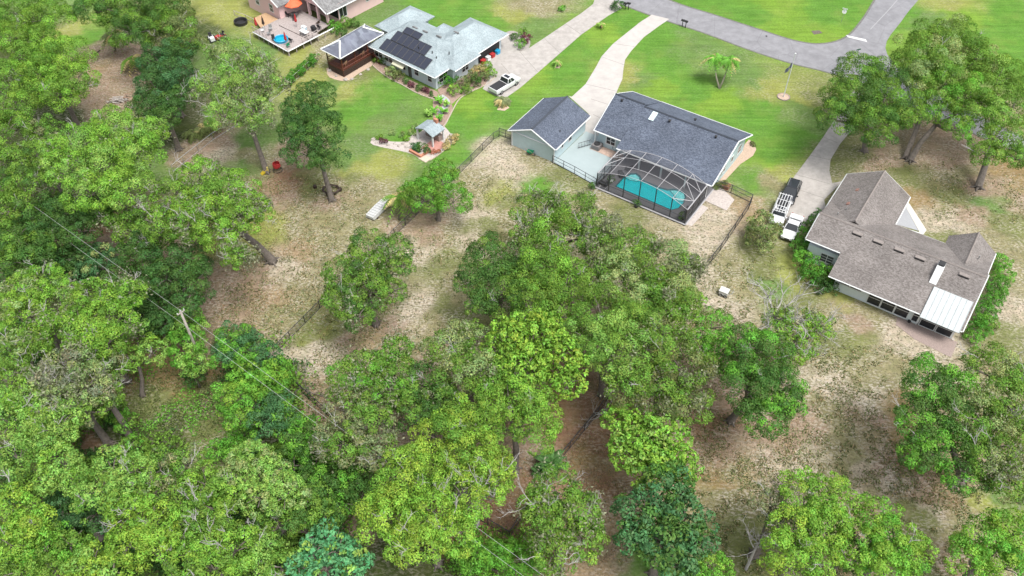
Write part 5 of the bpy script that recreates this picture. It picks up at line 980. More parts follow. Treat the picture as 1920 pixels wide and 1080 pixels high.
t = thing('garden_cart', at(1357,553), 'white box like cart standing on the dry grass below the fence', 'cart', R(-30)); b = MB(); b.box(-.55,-.4,.3,.45,.4,.8); b.build('body', WHITE, t); b = MB(); b.box(-.6,-.45,.8,.5,.45,.86); b.build('lid', mat('off white lid',(0.6,0.6,0.58),0.6), t); b = MB(); b.bar((.45,-.3,.7),(.95,-.3,.95),.05); b.bar((.45,.3,.7),(.95,.3,.95),.05); b.bar((.95,-.3,.95),(.95,.3,.95),.05); b.build('handle', STEEL, t)
for s in (-1,1): wheelx(t,-.3,.42*s,.22,.22,.1); wheelx(t,.3,.42*s,.22,.22,.1)
t = thing('dark_planter', at(1765,622), 'black round planter on the pink brick strip by the porch', 'planter'); b = MB(); b.lathe([(0,0),(.3,0),(.42,.35),(.36,.35),(.3,.25),(0,.25)],(0,0,0),14); b.build('pot', BLACKP, t)
t = thing('dark_planter', at(1704,604), 'small dark pot at the post between the two screened porches', 'planter'); b = MB(); b.lathe([(0,0),(.15,0),(.2,.25),(.15,.25),(0,.2)],(0,0,0),10); b.build('pot', BLACKP, t)
t = thing('garden_bench', at(1742,600), 'low wooden bench on the brick strip', 'bench', AR); b = MB(); b.box(-1.1,-.2,.3,1.1,-.02,.35); b.box(-1.1,.02,.3,1.1,.2,.35); b.build('seat', mat('faded rose wood',(0.28,0.18,0.15),0.9), t)
for x in (-1,1): l=MB(); l.box(x-.05,-.2,0,x+.05,.2,.3); l.build('leg', WOODD, t)
sheet('white_stone', [(1782,636),(1786,640),(1790,637),(1786,633)], 0.12, ROCK)
# lumber pile in the left clearing
t = thing('lumber_pile', at(230,192), 'pile of grey boards and a table frame in the brown clearing', 'wood pile'); b = MB(); rg = random.Random(4)
for k in range(16): a = rg.uniform(-.5,.9); x,y = rg.uniform(-1.6,.4), rg.uniform(-.5,.9); b.cbox(x,y,.08+.05*k/2,rg.uniform(1.2,2.4),.14,.05,rz=a)
b.build('boards', mat('bleached boards',(0.42,0.38,0.35),0.9,noise=0.3,nscale=2), t); b = MB()
for p,q in (((.3,.2,.7),(1.8,.2,.7)),((.3,1.2,.7),(1.8,1.2,.7)),((.3,.2,.7),(.3,1.2,.7)),((1.8,.2,.7),(1.8,1.2,.7))): b.bar(p,q,.12)
for x in (.3,1.8):
    for y in (.2,1.2): b.bar((x,y,0),(x,y,.7),.09)
b.build('table_frame', mat('brown weathered wood',(0.30,0.20,0.14),0.9,noise=0.2), t)
fence('log_edge', [(170,110),(188,95)], 'fallen dark branch lying across the brown clearing', h=0.12, m=WOODD, mesh=None, gap=3, cat='branch', rail=0.12)
# ---------------- utility pole and wires
UP = thing('utility_pole', at(388,702), 'weathered wooden utility pole leaning over the shrubs with two wires', 'utility pole'); g0 = at(388,702)
zt = 9.6; tp = at(338,583,zt) - g0; b = MB(); b.tube([(0,0,-.1), tp*0.5, tp],[.17,.15,.12],10); b.build('pole', POLEM, UP, smooth=True)
u = (at(480,700,zt)-at(151,460,zt)); u.z=0; u.normalize(); n_ = Vector((-u.y,u.x,0)); b = MB(); b.bar(tp-n_*.45+Vector((0,0,-.25)), tp+n_*.45+Vector((0,0,-.25)), .12); b.build('crossarm', POLEM, UP)
INS = mat('grey insulator',(0.45,0.46,0.46),0.3)
for s in (-.4,0,.4): b = MB(); b.lathe([(.05,0),(.07,.05),(.04,.1),(.06,.16),(0,.2)], tuple(tp+n_*s+Vector((0,0,-.19 if s else .0))), 8); b.build('insulator', INS, UP)
for lab, off, dz in (('upper power line wire crossing the left trees',0.0,0.15),('lower power line wire beside the pole',-0.35,-1.6)):
    A_ = at(-150,245,zt+dz); B_ = g0+tp+n_*off+Vector((0,0,dz)); Cc_ = at(1290,1270,zt+dz+2.0); Cc_ = B_ + u*75
    A_ = B_ - u*80; b = MB(); t = thing('power_line', B_, lab, 'wire', group=None)
    for P0,P1 in ((A_,B_),(B_,Cc_)):
        pts=[]; 
        for i in range(25): f=i/24; p=P0.lerp(P1,f)-B_; p.z += -2.0*f*(1-f)*(1 if True else 0); pts.append(p)
        b.tube(pts,.013,4)
    b.build('wire', mat('aluminium cable',(0.5,0.5,0.5),0.5,noise=0), t)
# ---------------- palms
def palm(name, base, tops, label, r=1.7, kind='light', n=16, trk=BARK, cat='palm'):
    g = at(*base); t = thing(name, g, label, cat); rs = np.random.RandomState(int(base[0]*3+base[1]))
    for (x,y,z) in tops:
        tp = at(x,y,z)-g; b = MB(); side = Vector((tp.x,tp.y,0)); b.tube([(0,0,-.05), side*0.55+Vector((0,0,tp.z*.35)), side*.9+Vector((0,0,tp.z*.75)), tp],[.16,.12,.1,.09],8); b.build('trunk', trk, t, smooth=True)
        V=[];Fc=[];C=[]
        for k in range(n):
            a = k*2.399+rs.uniform(-.2,.2); el = rs.uniform(-.1,1.0); L_ = r*rs.uniform(.85,1.15); prev=None
            kk = np.array(LC['straw'] if rs.rand()<.25 else LC[kind])
            cd_ = np.array([math.cos(a),math.sin(a),0]); sd_ = np.array([-math.sin(a),math.cos(a),0])
            for i in range(9):
                s = i/8; q = np.array(tp)+cd_*L_*s*math.cos(el*.6)+np.array([0,0,L_*(math.sin(el)*s-1.0*s*s)]); lw = .48*math.sin(math.pi*(0.15+.8*s))*r/1.7
                for sg in (-1,1):
                    e = q+sd_*sg*lw+cd_*lw*.5-np.array([0,0,lw*.7]); j=len(V); V += [tuple(q-cd_*.06),tuple(q+cd_*.10),tuple(e)]; Fc.append((j,j+1,j+2)); C.append(kk*rs.uniform(.7,1.4))
                    e2 = e+cd_*.15; j=len(V); V += [tuple(q+cd_*.08),tuple(q+cd_*.2),tuple(e2)]; Fc.append((j,j+1,j+2)); C.append(kk*rs.uniform(.7,1.4))
        me = bpy.data.meshes.new('fronds'); me.from_pydata(V,[],Fc); q_ = me.attributes.new('Col','FLOAT_COLOR','FACE'); q_.data.foreach_set('color', np.concatenate([np.array(C),np.ones((len(C),1))],1).ravel()); me.materials.append(LEAF); o = bpy.data.objects.new('fronds', me); COL.objects.link(o); o.parent = t
    return t
palm('palm_tree',(1349,166),[(1341,108,4.3),(1369,112,4.3)],'twin trunk palm on the open lawn between house and road', r=1.8, n=26, kind='lush', trk=mat('pale palm trunk',(0.36,0.32,0.26),0.9,noise=0.2))
palm('young_palm',(1045,124),[(1045,116,0.9)],'young palm in a mulch spot on the strip between the driveways', r=0.8, n=10)
palm('young_palm',(1127,52),[(1127,44,0.9)],'young palm near the top of the strip between the driveways', r=0.8, n=10)
sheet('mulch_spot', [(1040,123),(1046,120),(1051,124),(1049,128),(1041,128)], 0.03, PEB); sheet('mulch_spot', [(936,198),(948,195),(955,202),(946,208),(932,206)], 0.03, PEB)
palm('pampas_grass',(942,195),[(942,188,0.5)],'tall tan fountain grass at the tip of the long driveway', r=1.5, n=40, kind='grey', cat='grass clump')
palm('cabbage_palm',(215,95),[(212,66,3.5)],'cabbage palm with hanging dead fronds under the dark top trees', r=2.6, n=26, kind='grey')
palm('cabbage_palm',(748,412),[(748,370,3.0)],'palm with arching fronds left of the small oak and the boat', r=2.4, n=24, kind='mid')
palm('fallen_palm',(258,140),[(246,112,1.8)],'low palm leaning over the brown clearing', r=2.2, n=20, kind='mid')
for x,y,lb in ((362,250,'palmetto at the left end of the row by the rail fence'),(378,242,'yellowing palmetto in the middle by the rail fence'),(396,238,'palmetto at the right end of the row by the rail fence')): palm('palmetto',(x,y+6),[(x,y-2,0.9)],lb,r=1.7,n=18,kind='olive')
broadleaf('broadleaf_plant', 1032, 880, 34, 'dark big leaved evergreen on the red mulch by the fence', 'deep', h=2.2, n=60, wd=0.6, stemh=1.2)
broadleaf('broadleaf_plant', 1010, 890, 18, 'small dark big leaved plant left of the evergreen on the mulch', 'deep', h=1.5, n=30, wd=0.5, stemh=0.6)
# ---------------- trees.  (px,py,r) blobs as seen; z height of the crown's middle
T = tree
T('oak_tree','oak with bare grey limbs just below the pool enclosure',[(1015,400,48),(1070,395,50),(1120,425,42),(1050,440,55),(990,440,32)],'mid',9,bare=24,kind2='bright',sparse=0.25,moss=0.12,bareln=2.4)
T('oak_tree','dark rounded oak at the left end of the central cluster',[(920,490,50),(950,545,55),(895,525,38),(905,570,30),(985,510,42)],'dark',8,bare=3,kind2='mid')
T('oak_tree','green oak in the heart of the central cluster',[(1020,500,55),(1060,540,58),(1010,560,50),(1045,590,45)],'mid',9.5,bare=4,kind2='bright')
T('oak_tree','mossy light oak at the right of the central cluster',[(1170,470,60),(1230,500,62),(1180,530,60),(1260,545,50),(1130,455,45),(1285,500,30)],'mid',9.5,bare=20,kind2='pale',mix2=0.45,moss=0.16)
T('oak_tree','oak at the right rim of the central cluster beside the fence',[(1255,590,48),(1290,570,32),(1235,560,45)],'mid',8.5,bare=4,moss=0.05,kind2='bright')
T('oak_tree','tall oak standing in the middle between both clusters',[(1130,590,62),(1180,615,55),(1110,640,48),(1150,660,55)],'mid',10.5,bare=3,kind2='light',mix2=0.4)
T('oak_tree','broad dull green oak in front of the dry right yard',[(1230,650,60),(1280,690,58),(1225,720,55),(1180,720,48),(1290,750,45)],'mid',9.5,bare=6,moss=0.08,kind2='olive',mix2=0.4)
T('small_oak','small light crown above the gap left of the bare white tree',[(1335,612,36),(1345,660,34),(1315,640,28)],'lush',7,kind2='mid',sparse=0.2)
T('oak_tree','big dark oak leaning into the dry right yard',[(1420,670,62),(1400,725,55),(1460,735,52),(1395,650,42),(1440,785,40),(1485,755,30)],'dark',9.5,bare=3,kind2='lush',mix2=0.35,base=(1370,790))
T('oak_tree','thin bright oak with pale dead twigs at the right of the dark oak',[(1500,605,36),(1535,615,28),(1495,655,34),(1460,600,28)],'bright',8.5,bare=22,sparse=0.35,moss=0.12,bareln=2.0)
T('maple_tree','vivid yellow green round topped tree in the centre',[(1000,640,60),(950,640,48),(1050,670,48),(980,690,55),(1065,715,35),(1020,610,36)],'bright',10.5,kind2='yellow',mix2=0.3,clump=0.2,size=0.34)
T('oak_tree','cream green oak left of the vivid centre tree',[(845,655,48),(890,640,40),(870,700,50),(920,700,42)],'mid',9.5,kind2='pale',mix2=0.45,bare=5,moss=0.06)
T('oak_tree','ragged oak with gaps at the left edge of the lower cluster',[(745,655,28),(690,700,45),(655,720,42),(740,705,42),(700,745,40),(770,740,38)],'mid',8.5,bare=7,moss=0.08,kind2='lush')
T('oak_tree','dark oak between the ragged oak and the yellow oaks',[(800,720,45),(830,760,42),(780,770,40)],'dark',8,bare=3,kind2='mid')
T('oak_tree','yellow green oak right of centre above the mulch',[(955,765,62),(1005,800,48),(910,770,45),(1000,755,42)],'bright',10,kind2='mid',mix2=0.35,bare=5)
T('oak_tree','large yellow green oak in the lower centre',[(830,825,58),(880,860,60),(800,870,50),(920,870,48),(860,790,45)],'yellow',10,kind2='mid',mix2=0.35,bare=6)
T('oak_tree','big yellow green oak with white dead limbs at the bottom centre',[(760,900,55),(735,960,60),(810,960,60),(870,930,52),(920,905,40),(780,1010,52),(850,1000,45)],'yellow',10.5,kind2='bright',mix2=0.4,bare=16,bareln=3.0)
T('oak_tree','grey green thin tree beside the wires in the lower centre',[(655,770,40),(690,810,48),(640,830,45),(720,855,40)],'grey',8.5,kind2='mid',mix2=0.5,bare=8,moss=0.08)
T('maple_tree','round bright tree with tight clumps right of the red mulch',[(1205,820,50),(1250,830,50),(1165,790,36),(1225,875,50),(1270,870,44),(1180,845,40)],'bright',8.5,kind2='light',clump=0.2,size=0.32)
T('oak_tree','large blue green oak below the bright clumped tree',[(1250,925,55),(1205,965,50),(1290,965,52),(1245,1010,58),(1195,1010,40),(1310,1010,36),(1270,1060,40)],'blue',9.5,kind2='dark',mix2=0.3,size=0.34)
T('oak_tree','mossy oak with hanging grey twigs in the fence corner',[(1045,920,45),(1080,960,48),(1035,985,48),(1095,1010,40),(1010,950,36),(1040,1035,42)],'mid',9,bare=18,moss=0.10,kind2='bright',bareln=2.6)
T('bush_tree','glossy green bush at the bottom edge beside the wires',[(930,1060,42),(975,1050,40),(890,1050,36)],'lush',4.5,tr=0.15)
T('bush_tree','small bright tree touching the bottom edge right of the blue green oak',[(1335,1070,38),(1300,1085,30)],'lush',6,tr=0.18,kind2='bright')
T('oak_tree','yellow green oak at the bottom right with a white dead branch',[(1510,930,48),(1560,930,42),(1490,985,48),(1545,985,48),(1480,1045,50),(1530,1050,40)],'bright',9.5,kind2='yellow',mix2=0.3,bare=8)
T('oak_tree','grey green sparse tree behind the bottom right oak',[(1445,945,34),(1455,985,30)],'grey',8,bare=10,moss=0.1,sparse=0.2)
T('oak_tree','bright oak second from the bottom right corner',[(1645,975,42),(1680,1010,48),(1620,1030,48),(1710,1040,40),(1660,1060,50)],'bright',9,kind2='lush',mix2=0.4,bare=4,sparse=0.1)
T('oak_tree','dark leafed oak low between the two bottom right oaks',[(1590,1040,38),(1575,1000,26)],'dark',7,bare=2)
T('oak_tree','bright tree filling the bottom right corner',[(1850,1010,50),(1900,1000,50),(1820,1050,42),(1880,1060,50)],'bright',8.5,kind2='lush',mix2=0.4)
T('oak_tree','large dark oak at the right edge left of the mossy one',[(1745,720,55),(1790,760,60),(1730,790,52),(1770,840,55),(1725,850,36),(1810,890,40)],'dark',10,kind2='lush',mix2=0.45,bare=5,base=(1800,905))
T('oak_tree','large oak hung with pale moss at the right edge',[(1860,700,52),(1895,740,50),(1850,790,55),(1900,830,50),(1860,860,50),(1900,900,42)],'mid',11,kind2='pale',mix2=0.35,bare=14,moss=0.1,bareln=2.6)
T('oak_tree','dense rounded oak left of the three over the road corner',[(1600,190,55),(1655,200,58),(1610,140,42),(1670,150,48),(1570,220,40),(1640,240,45),(1700,215,32)],'mid',8.5,kind2='dark',mix2=0.4,base=(1620,283),bare=3)
T('oak_tree','pale green oak behind the others over the road corner',[(1740,90,55),(1790,80,55),(1720,140,42),(1830,110,40),(1760,130,45)],'mid',9.5,kind2='pale',mix2=0.4,base=(1697,297),bare=4)
T('oak_tree','leaning trunk oak in the middle over the road corner',[(1780,165,50),(1820,190,45),(1760,200,38),(1795,240,28)],'mid',8.5,kind2='lush',mix2=0.3,base=(1706,302),bare=3,tr=0.36)
T('oak_tree','oak with straight grey trunk at the upper right edge',[(1870,150,52),(1900,200,50),(1850,210,42),(1885,260,42),(1850,285,30),(1905,295,26)],'mid',8,kind2='light',mix2=0.3,base=(1833,352),bare=4,tr=0.4)
T('olive_shrub','mottled olive shrub beside the work truck',[(1430,425,30),(1425,450,26)],'olive',2.0,kind2='pale',mix2=0.4,tr=0.1,size=0.22,flat=0.8,cat='shrub')
T('oak_tree','open crowned oak alone in the dry middle yard',[(690,470,42),(730,475,38),(650,520,42),(640,555,38),(690,545,42),(670,595,32),(735,545,26),(745,500,28),(690,510,38)],'mid',8,kind2='dark',mix2=0.35,bare=9,sparse=0.15,moss=0.04)
T('small_oak','compact oak right of the boat',[(825,345,38),(800,370,36),(850,375,34),(775,360,26),(830,320,24)],'lush',4.2,kind2='mid',mix2=0.4,base=(822,412),bare=3,tr=0.22)
T('oak_tree','dark dense oak on a bare trunk beside the lawn',[(590,180,36),(565,205,36),(555,245,34),(600,240,46),(615,285,34),(575,285,38)],'dark',9,kind2='deep',mix2=0.4,base=(622,375),tr=0.3)
T('oak_tree','tall thin oak full of pale moss above the rail fence',[(430,120,50),(470,130,42),(400,170,42),(450,180,50),(500,160,32),(420,215,38),(480,215,32)],'light',10.5,bare=26,moss=0.18,sparse=0.3,base=(500,323),bareln=2.2,kind2='pale',mix2=0.4)
T('oak_tree','wide mossy oak with a leaning trunk in the brown yard',[(430,360,52),(380,385,50),(450,400,45),(350,420,42),(410,430,45),(445,480,28),(320,370,42),(300,420,36),(370,330,36),(485,395,26)],'bright',11,kind2='mid',mix2=0.45,bare=26,moss=0.12,base=(510,490),tr=0.42,bareln=2.2)
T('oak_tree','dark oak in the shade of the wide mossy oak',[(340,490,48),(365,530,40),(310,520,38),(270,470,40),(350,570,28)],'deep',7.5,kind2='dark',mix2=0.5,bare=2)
T('oak_tree','small mossy tree left below the wide mossy oak',[(255,430,40),(230,405,34),(290,455,30)],'mid',8,bare=8,moss=0.1)
T('oak_tree','broad light green oak on the left side',[(160,270,52),(215,245,48),(250,285,50),(200,310,55),(130,320,45),(105,285,35),(280,250,34),(170,360,45),(235,345,45)],'bright',11.5,kind2='light',mix2=0.4,bare=10,moss=0.03)
T('oak_tree','yellow green oak left of the brown clearing',[(115,110,48),(75,135,40),(140,150,36),(100,175,38),(60,105,36)],'bright',10,kind2='mid',mix2=0.4,bare=3)
T('oak_tree','oak in the top left corner',[(40,20,50),(90,35,42),(20,70,42),(70,75,36)],'mid',10,kind2='bright',mix2=0.3,bare=3)
T('oak_tree','oak on the left edge below the corner oak',[(15,150,45),(35,200,42),(10,240,40)],'mid',10,kind2='bright',mix2=0.3,bare=3)
T('oak_tree','big dark oak at the top left of the pink house',[(220,15,45),(180,20,38),(270,30,45),(310,15,40),(250,60,38)],'dark',9,kind2='mid',mix2=0.5,bare=6)
T('oak_tree','rust tinted oak right of the dark top oak',[(335,45,38),(350,80,32),(310,70,34)],'olive',8,kind2='mid',mix2=0.5,bare=3)
T('oak_tree','very dark oak above the palmettos',[(300,115,40),(325,140,38),(290,160,38),(335,95,30)],'deep',8,kind2='blue',mix2=0.4,bare=2)
T('oak_tree','dark evergreen behind the palmettos',[(285,200,36),(315,215,34),(335,190,28)],'dark',7,kind2='deep',mix2=0.5,bare=3)
T('oak_tree','mid green oak at the left edge above the wires',[(15,310,45),(50,350,42),(20,390,42)],'mid',9.5,kind2='dark',mix2=0.4,bare=4)
T('oak_tree','grey twigged oak between the light oak and the left edge',[(80,250,34),(60,285,34),(95,310,28)],'mid',9,kind2='grey',mix2=0.4,bare=7)
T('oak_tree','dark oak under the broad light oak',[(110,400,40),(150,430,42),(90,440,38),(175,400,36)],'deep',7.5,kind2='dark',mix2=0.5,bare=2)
T('oak_tree','leafy dark oak on the left edge under the wires',[(30,440,42),(65,470,40),(20,490,38)],'dark',8,kind2='mid',mix2=0.4)
T('bush_tree','dark bush below the wires left of the sand patch',[(110,490,34),(80,515,30),(150,480,30)],'deep',5,kind2='dark',mix2=0.5,tr=0.15)
T('bush_tree','blue green rounded bush beside the sand patch',[(185,490,34),(215,480,26),(160,505,26)],'blue',4.5,tr=0.15,kind2='pale',mix2=0.2)
T('bush_tree','dark green bush right below the blue green one',[(235,525,34),(260,555,34),(215,545,30)],'dark',5,tr=0.15)
T('bush_tree','dark bush uphill of the utility pole',[(290,570,36),(270,600,36),(310,605,28)],'deep',5,tr=0.15,kind2='dark')
T('oak_tree','yellowish oak crown at the left edge in the middle',[(40,545,42),(85,530,40),(110,570,42),(50,590,45),(10,570,40)],'bright',10,kind2='pale',mix2=0.4,bare=8,moss=0.04)
T('oak_tree','wide light oak with grey limbs left of the pole',[(165,560,42),(150,610,50),(210,590,45),(100,620,42),(240,550,34),(200,640,42)],'bright',10.5,kind2='mid',mix2=0.4,bare=16,moss=0.05)
T('oak_tree','small light oak reaching right over the brown clearing',[(255,630,32),(285,660,26),(240,670,28)],'light',6.5,kind2='bright',bare=2,base=(268,742),tr=0.2)
T('oak_tree','pale lichen grey oak in the lower left forest',[(130,690,45),(165,720,42),(90,715,36),(120,745,36)],'pale',10.5,kind2='moss',mix2=0.35,bare=18,moss=0.15)
T('oak_tree','dull green oak behind the pale lichen oak',[(200,690,34),(198,735,32),(170,770,32)],'grey',9,kind2='mid',mix2=0.5,bare=5)
T('oak_tree','dark limbed oak at the left edge beside the pale oak',[(20,660,42),(55,640,38),(20,710,38)],'mid',9.5,kind2='pale',mix2=0.3,bare=10)
T('oak_tree','green oak at the left edge below the dark limbed one',[(45,745,38),(20,790,42),(75,780,36)],'light',10,kind2='bright',mix2=0.3,bare=5)
T('oak_tree','light oak with a dark gap and visible trunk on its right',[(110,800,42),(70,830,36),(35,860,42),(130,780,34)],'light',10.5,kind2='mid',mix2=0.3,bare=5)
T('oak_tree','light round crown right of the dark gap',[(115,870,40),(90,900,30),(140,900,28)],'light',10,kind2='bright')
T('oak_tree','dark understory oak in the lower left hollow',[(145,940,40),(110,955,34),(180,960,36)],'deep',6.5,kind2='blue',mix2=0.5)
T('oak_tree','yellow tipped oak at the left edge near the bottom',[(20,950,42),(50,985,42),(20,1020,42)],'bright',10,kind2='yellow',mix2=0.3,bare=4)
T('oak_tree','green oak at the very bottom left corner',[(85,1040,45),(130,1020,42),(40,1070,42),(160,1060,36)],'mid',9,kind2='lush',mix2=0.4)
T('oak_tree','light oak in the lower left third with twisted grey limbs',[(210,880,42),(180,920,40),(235,920,42),(250,880,36)],'light',10.5,kind2='mid',mix2=0.3,bare=6)
T('oak_tree','dull leafed oak right of the twisted limb oak',[(300,880,38),(320,920,42),(280,930,36),(350,870,34)],'mid',9.5,kind2='grey',mix2=0.35,bare=4)
T('oak_tree','oak with yellow young leaves at the bottom left',[(245,965,42),(290,985,48),(240,1020,42),(300,1030,42)],'yellow',10.5,kind2='bright',mix2=0.5,bare=5)
T('oak_tree','bright oak on the bottom edge with yellow tips',[(175,1050,36),(150,1075,34),(210,1070,36)],'yellow',10,kind2='light',mix2=0.4)
T('oak_tree','grey limbed oak in the middle of the lower left forest',[(385,905,42),(400,950,45),(360,960,42),(430,925,36)],'mid',10,kind2='bright',mix2=0.3,bare=12)
T('oak_tree','oak at the bottom edge with many bare twigs',[(390,1010,48),(440,1030,45),(345,1040,42),(400,1065,42)],'mid',10,kind2='bright',mix2=0.4,bare=14)
T('hickory_tree','pale green fluffy tree right of the grey limbed oak',[(470,860,42),(445,890,34),(500,890,42),(535,925,42),(490,930,38)],'light',10.5,kind2='pale',mix2=0.35,clump=0.22)
T('oak_tree','dark twiggy oak between the fluffy tree and the teal tree',[(560,960,42),(520,985,42),(590,940,36),(610,975,34)],'dark',8.5,kind2='mid',mix2=0.5,bare=4)
T('oak_tree','green oak left of the teal tree at the bottom edge',[(495,1030,42),(470,1065,42),(530,1060,36)],'mid',9,kind2='light',mix2=0.4,bare=3)
T('teal_tree','striking teal green tree at the bottom edge',[(610,1005,30),(590,1040,32),(635,1030,34),(665,1055,32),(610,1070,34),(560,1060,26),(650,1085,30)],'teal',9.5,kind2='light',mix2=0.2,clump=0.3,size=0.34)
T('columnar_tree','tall narrow light green shrub tree beside the utility pole',[(354,612,32),(346,648,37),(364,678,30)],'lush',4.5,kind2='light',mix2=0.4,tr=0.14,flat=1.0)
T('columnar_tree','dark shrub at the foot of the narrow tree by the pole',[(365,705,20)],'deep',2.0,tr=0.1,cat='shrub')
T('round_tree','dense round dark green tree right of the utility pole',[(440,640,38),(470,655,34),(425,670,30),(500,665,26)],'blue',5.5,kind2='lush',mix2=0.4,tr=0.2)
T('bush_tree','bright green bushy tree below the round dark one',[(470,715,40),(435,745,36),(505,725,36),(520,695,26),(450,780,30)],'lush',5.5,kind2='bright',mix2=0.5,tr=0.18)
T('bush_tree','blue green bushy tree crossed by the wires',[(515,765,36),(490,795,34),(540,790,28)],'blue',5.5,kind2='lush',mix2=0.4,tr=0.18)
T('bush_tree','deep green tangle left of the ragged oak',[(560,820,36),(600,850,40),(550,870,36),(575,800,26)],'lush',5.5,kind2='dark',mix2=0.5,tr=0.18)
T('bush_tree','dark tangle under the wires in the lower middle',[(620,900,42),(580,910,36),(655,900,34),(640,945,30)],'dark',6,kind2='lush',mix2=0.4,tr=0.18)
T('bush_tree','light green scrub under the brown clearing',[(440,835,26),(410,848,22),(460,815,22)],'lush',1.6,tr=0.1,cat='shrub')
T('bush_tree','low green scrub right of the pale lichen oak',[(235,790,24),(215,770,22),(250,840,28)],'mid',3,tr=0.1,cat='shrub',kind2='lush',mix2=0.4)
0 and T('bush_tree','low green scrub left of the clearing bushes',[(320,810,28),(350,830,28),(300,840,26)],'mid',2.5,tr=0.1,cat='shrub',kind2='lush',mix2=0.4)
T('bush_tree','dark scrub at the foot of the grey green thin tree',[(705,900,34),(680,930,34)],'dark',5,tr=0.12,cat='shrub')
# dead tree
DT = thing('dead_tree', at(1470,680), 'bare white dead tree standing above the dark oak in the right yard', 'dead tree'); g0 = at(1470,680); tp = at(1450,588,7.5)-g0; b = MB(); b.tube([(0,0,-.05),tp*.5+Vector((.1,0,0)),tp],[.24,.18,.14],8); b.build('trunk', TWIG, DT); b = MB(); rg = random.Random(8)
for k in range(11): a = rg.uniform(0,6.28); twig(b, tp*rg.uniform(.8,1.0), (math.cos(a),math.sin(a),rg.uniform(.1,.9)), rg.uniform(2.2,3.4), .10, 3, rg)
b.build('bare_branches', TWIG, DT)
DT = thing('dead_tree', at(893,985), 'forked white dead trunk rising at the edge of the red mulch', 'dead tree'); g0 = at(893,985); tp = at(896,925,3.5)-g0; b = MB(); b.tube([(0,0,-.05),tp*.6,tp],[.34,.26,.2],8); b.build('trunk', TWIG, DT); b = MB(); rg = random.Random(12)
for k in range(9): a = rg.uniform(0,6.28); twig(b, tp, (math.cos(a),math.sin(a),rg.uniform(.2,1.1)), rg.uniform(1.8,3.4), .11, 3, rg)
b.build('bare_branches', TWIG, DT)
for i,(x,y,lb) in enumerate(((1470,905,'grey heap of bare branches beside the bottom right oak'),(1420,1020,'white tangle of dead twigs left of the bottom right oak'),(1130,765,'grey fallen branches at the fence corner above the mulch'),(1240,660,'grey bare branches over the dull green oak'),(560,720,'grey brush pile below the fence corner in the left yard'))):
    z = 1.0 if i in (0,4,2) else 5; g0 = at(x,y,z); g0.z = 0; t = thing('brush_pile' if z == 1 else 'dead_tree', g0, lb, 'dead branches'); b = MB(); rg = random.Random(40+i)
    if z > 1: b.tube([(0,0,-.05),(0,0,z)],[.16,.1],7)
    for k in range(7): a = rg.uniform(0,6.28); twig(b, (rg.uniform(-.7,.7),rg.uniform(-.5,.5),.1 if z==1 else z), (math.cos(a),math.sin(a),rg.uniform(.1,.8)), rg.uniform(1.2,2.2), .06, 2, rg)
    b.build('bare_branches', TWIG if i in (1,2) else TWIGD, t)
# ---------------- understory leaf cover on the forest floor: nobody could count it
def understory(name, polys, n, kind, seed, hmax=0.8, size=0.35, kind2='dark'):
    rs = np.random.RandomState(seed); W_ = []
    for x0,y0,x1,y1,wt in polys:
        k = int(n*wt); X = rs.uniform(x0,x1,k)+rs.normal(size=k)*18; Y = rs.uniform(y0,y1,k)+rs.normal(size=k)*18
        u_ = (X-960)/FPX; v_ = (540-Y)/FPX; dy = math.cos(PITCH)+v_*math.sin(PITCH); dz = -math.sin(PITCH)+v_*math.cos(PITCH); s = -CAM_H/dz; W_.append(np.stack([u_*s, dy*s],1))
    W_ = np.concatenate(W_); f = vnoise(W_[:,0]*.35+50, W_[:,1]*.35+50, seed); W_ = W_[f > 0.34]; f = vnoise(W_[:,0]*.6, W_[:,1]*.6, seed+1)
    n_ = len(W_); P = np.concatenate([W_, (rs.uniform(0,1,(n_,1))**0.7*hmax*(0.4+f[:,None]))],1); C = np.where((f>0.5)[:,None], np.array(LC[kind]), np.array(LC[kind2]))*rs.uniform(.6,1.4,(n_,1)); L = rs.uniform(.5,1.3,n_)*size
    me = leafmesh(name, P, nrm(rs.normal(size=(n_,3))+np.array([0,0,1.0])), L, L*.55, C, rs); o = bpy.data.objects.new(name, me); COL.objects.link(o); tag(o, kind='stuff')
JIT = 5.0
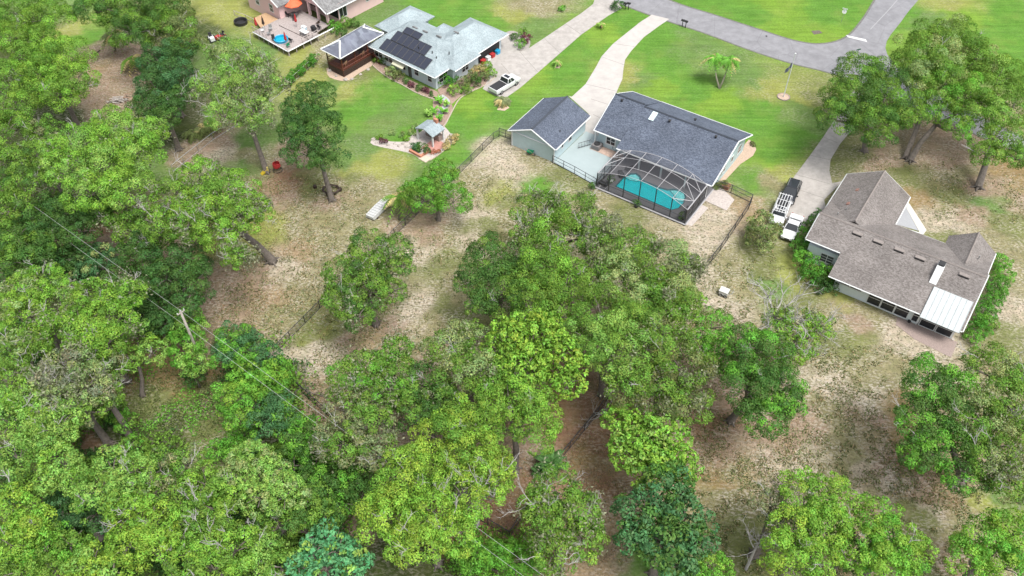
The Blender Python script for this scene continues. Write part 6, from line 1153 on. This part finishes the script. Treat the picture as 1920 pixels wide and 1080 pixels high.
def tufts(name, polys, n, cols, seed, size=0.2, h=0.1, thr=0.5, fs=1.3):
    rs = np.random.RandomState(seed); W_ = []; ar = [abs((q[2]-q[0])*(q[3]-q[1])) for q in polys]; T_ = sum(ar)
    for (x0,y0,x1,y1),A_ in zip(polys,ar):
        k = int(n*A_/T_); X = rs.uniform(x0,x1,k)+rs.normal(size=k)*JIT; Y = rs.uniform(y0,y1,k)+rs.normal(size=k)*JIT; u_ = (X-960)/FPX; v_ = (540-Y)/FPX; dy = math.cos(PITCH)+v_*math.sin(PITCH); dz = -math.sin(PITCH)+v_*math.cos(PITCH); s = -CAM_H/dz; W_.append(np.stack([u_*s, dy*s],1))
    W_ = np.concatenate(W_); f = vnoise(W_[:,0]*fs, W_[:,1]*fs, seed)*0.6+vnoise(W_[:,0]*.25, W_[:,1]*.25, seed+3)*0.4; W_ = W_[f > thr]; n_ = len(W_)
    P = np.concatenate([W_, rs.uniform(0.01,h,(n_,1))],1); C = np.array([LC[c] for c in cols])[rs.randint(0,len(cols),n_)]*rs.uniform(.6,1.35,(n_,1)); L = rs.uniform(.5,1.4,n_)*size
    me = leafmesh(name, P, nrm(rs.normal(size=(n_,3))+np.array([0,0,0.6])), L, L*.5, C, rs); o = bpy.data.objects.new(name, me); COL.objects.link(o); tag(o, kind='stuff')
YARD = [(380,330,690,800),(690,430,960,800),(880,330,1105,480),(1110,430,1280,560),(1300,470,1470,700),(1290,580,1540,1080),(1540,650,1700,1080),(1700,670,1920,1080),(1745,330,1920,420),(1600,290,1800,322)]
tufts('dry_grass_tufts', YARD, 130000, ['olive','grey','dust','grey'], 21, thr=0.50)
tufts('fallen_leaves', [(1040,700,1180,1060),(890,850,1040,1070),(170,90,265,205),(400,330,620,620),(1300,780,1500,900),(1680,870,1800,960),(540,700,620,800)], 30000, ['litter','dust','litter','olive'], 23, size=0.16, h=0.04, thr=0.4, fs=2.0)
0 and tufts('lawn_tufts', [(600,170,800,330),(1190,60,1480,165),(1430,165,1540,320),(1000,60,1080,130),(440,10,600,120)], 30000, ['lush','bright','mid'], 25, size=0.22, h=0.08, thr=0.5, fs=0.8)
understory('undergrowth', [(0,380,130,560,.12),(0,560,240,760,.15),(0,760,230,1080,.25),(230,830,660,1080,.35),(430,660,560,860,.15),(240,520,340,640,.07)], 70000, 'mid', 5, hmax=1.3, kind2='deep')
understory('clearing_weeds', [(240,680,400,830,1.0)], 5200, 'lush', 9, hmax=0.35, size=0.22, kind2='olive')
understory('weed_patch', [(840,1000,1000,1080,1.0)], 3000, 'lush', 11, hmax=0.6, size=0.3, kind2='mid')
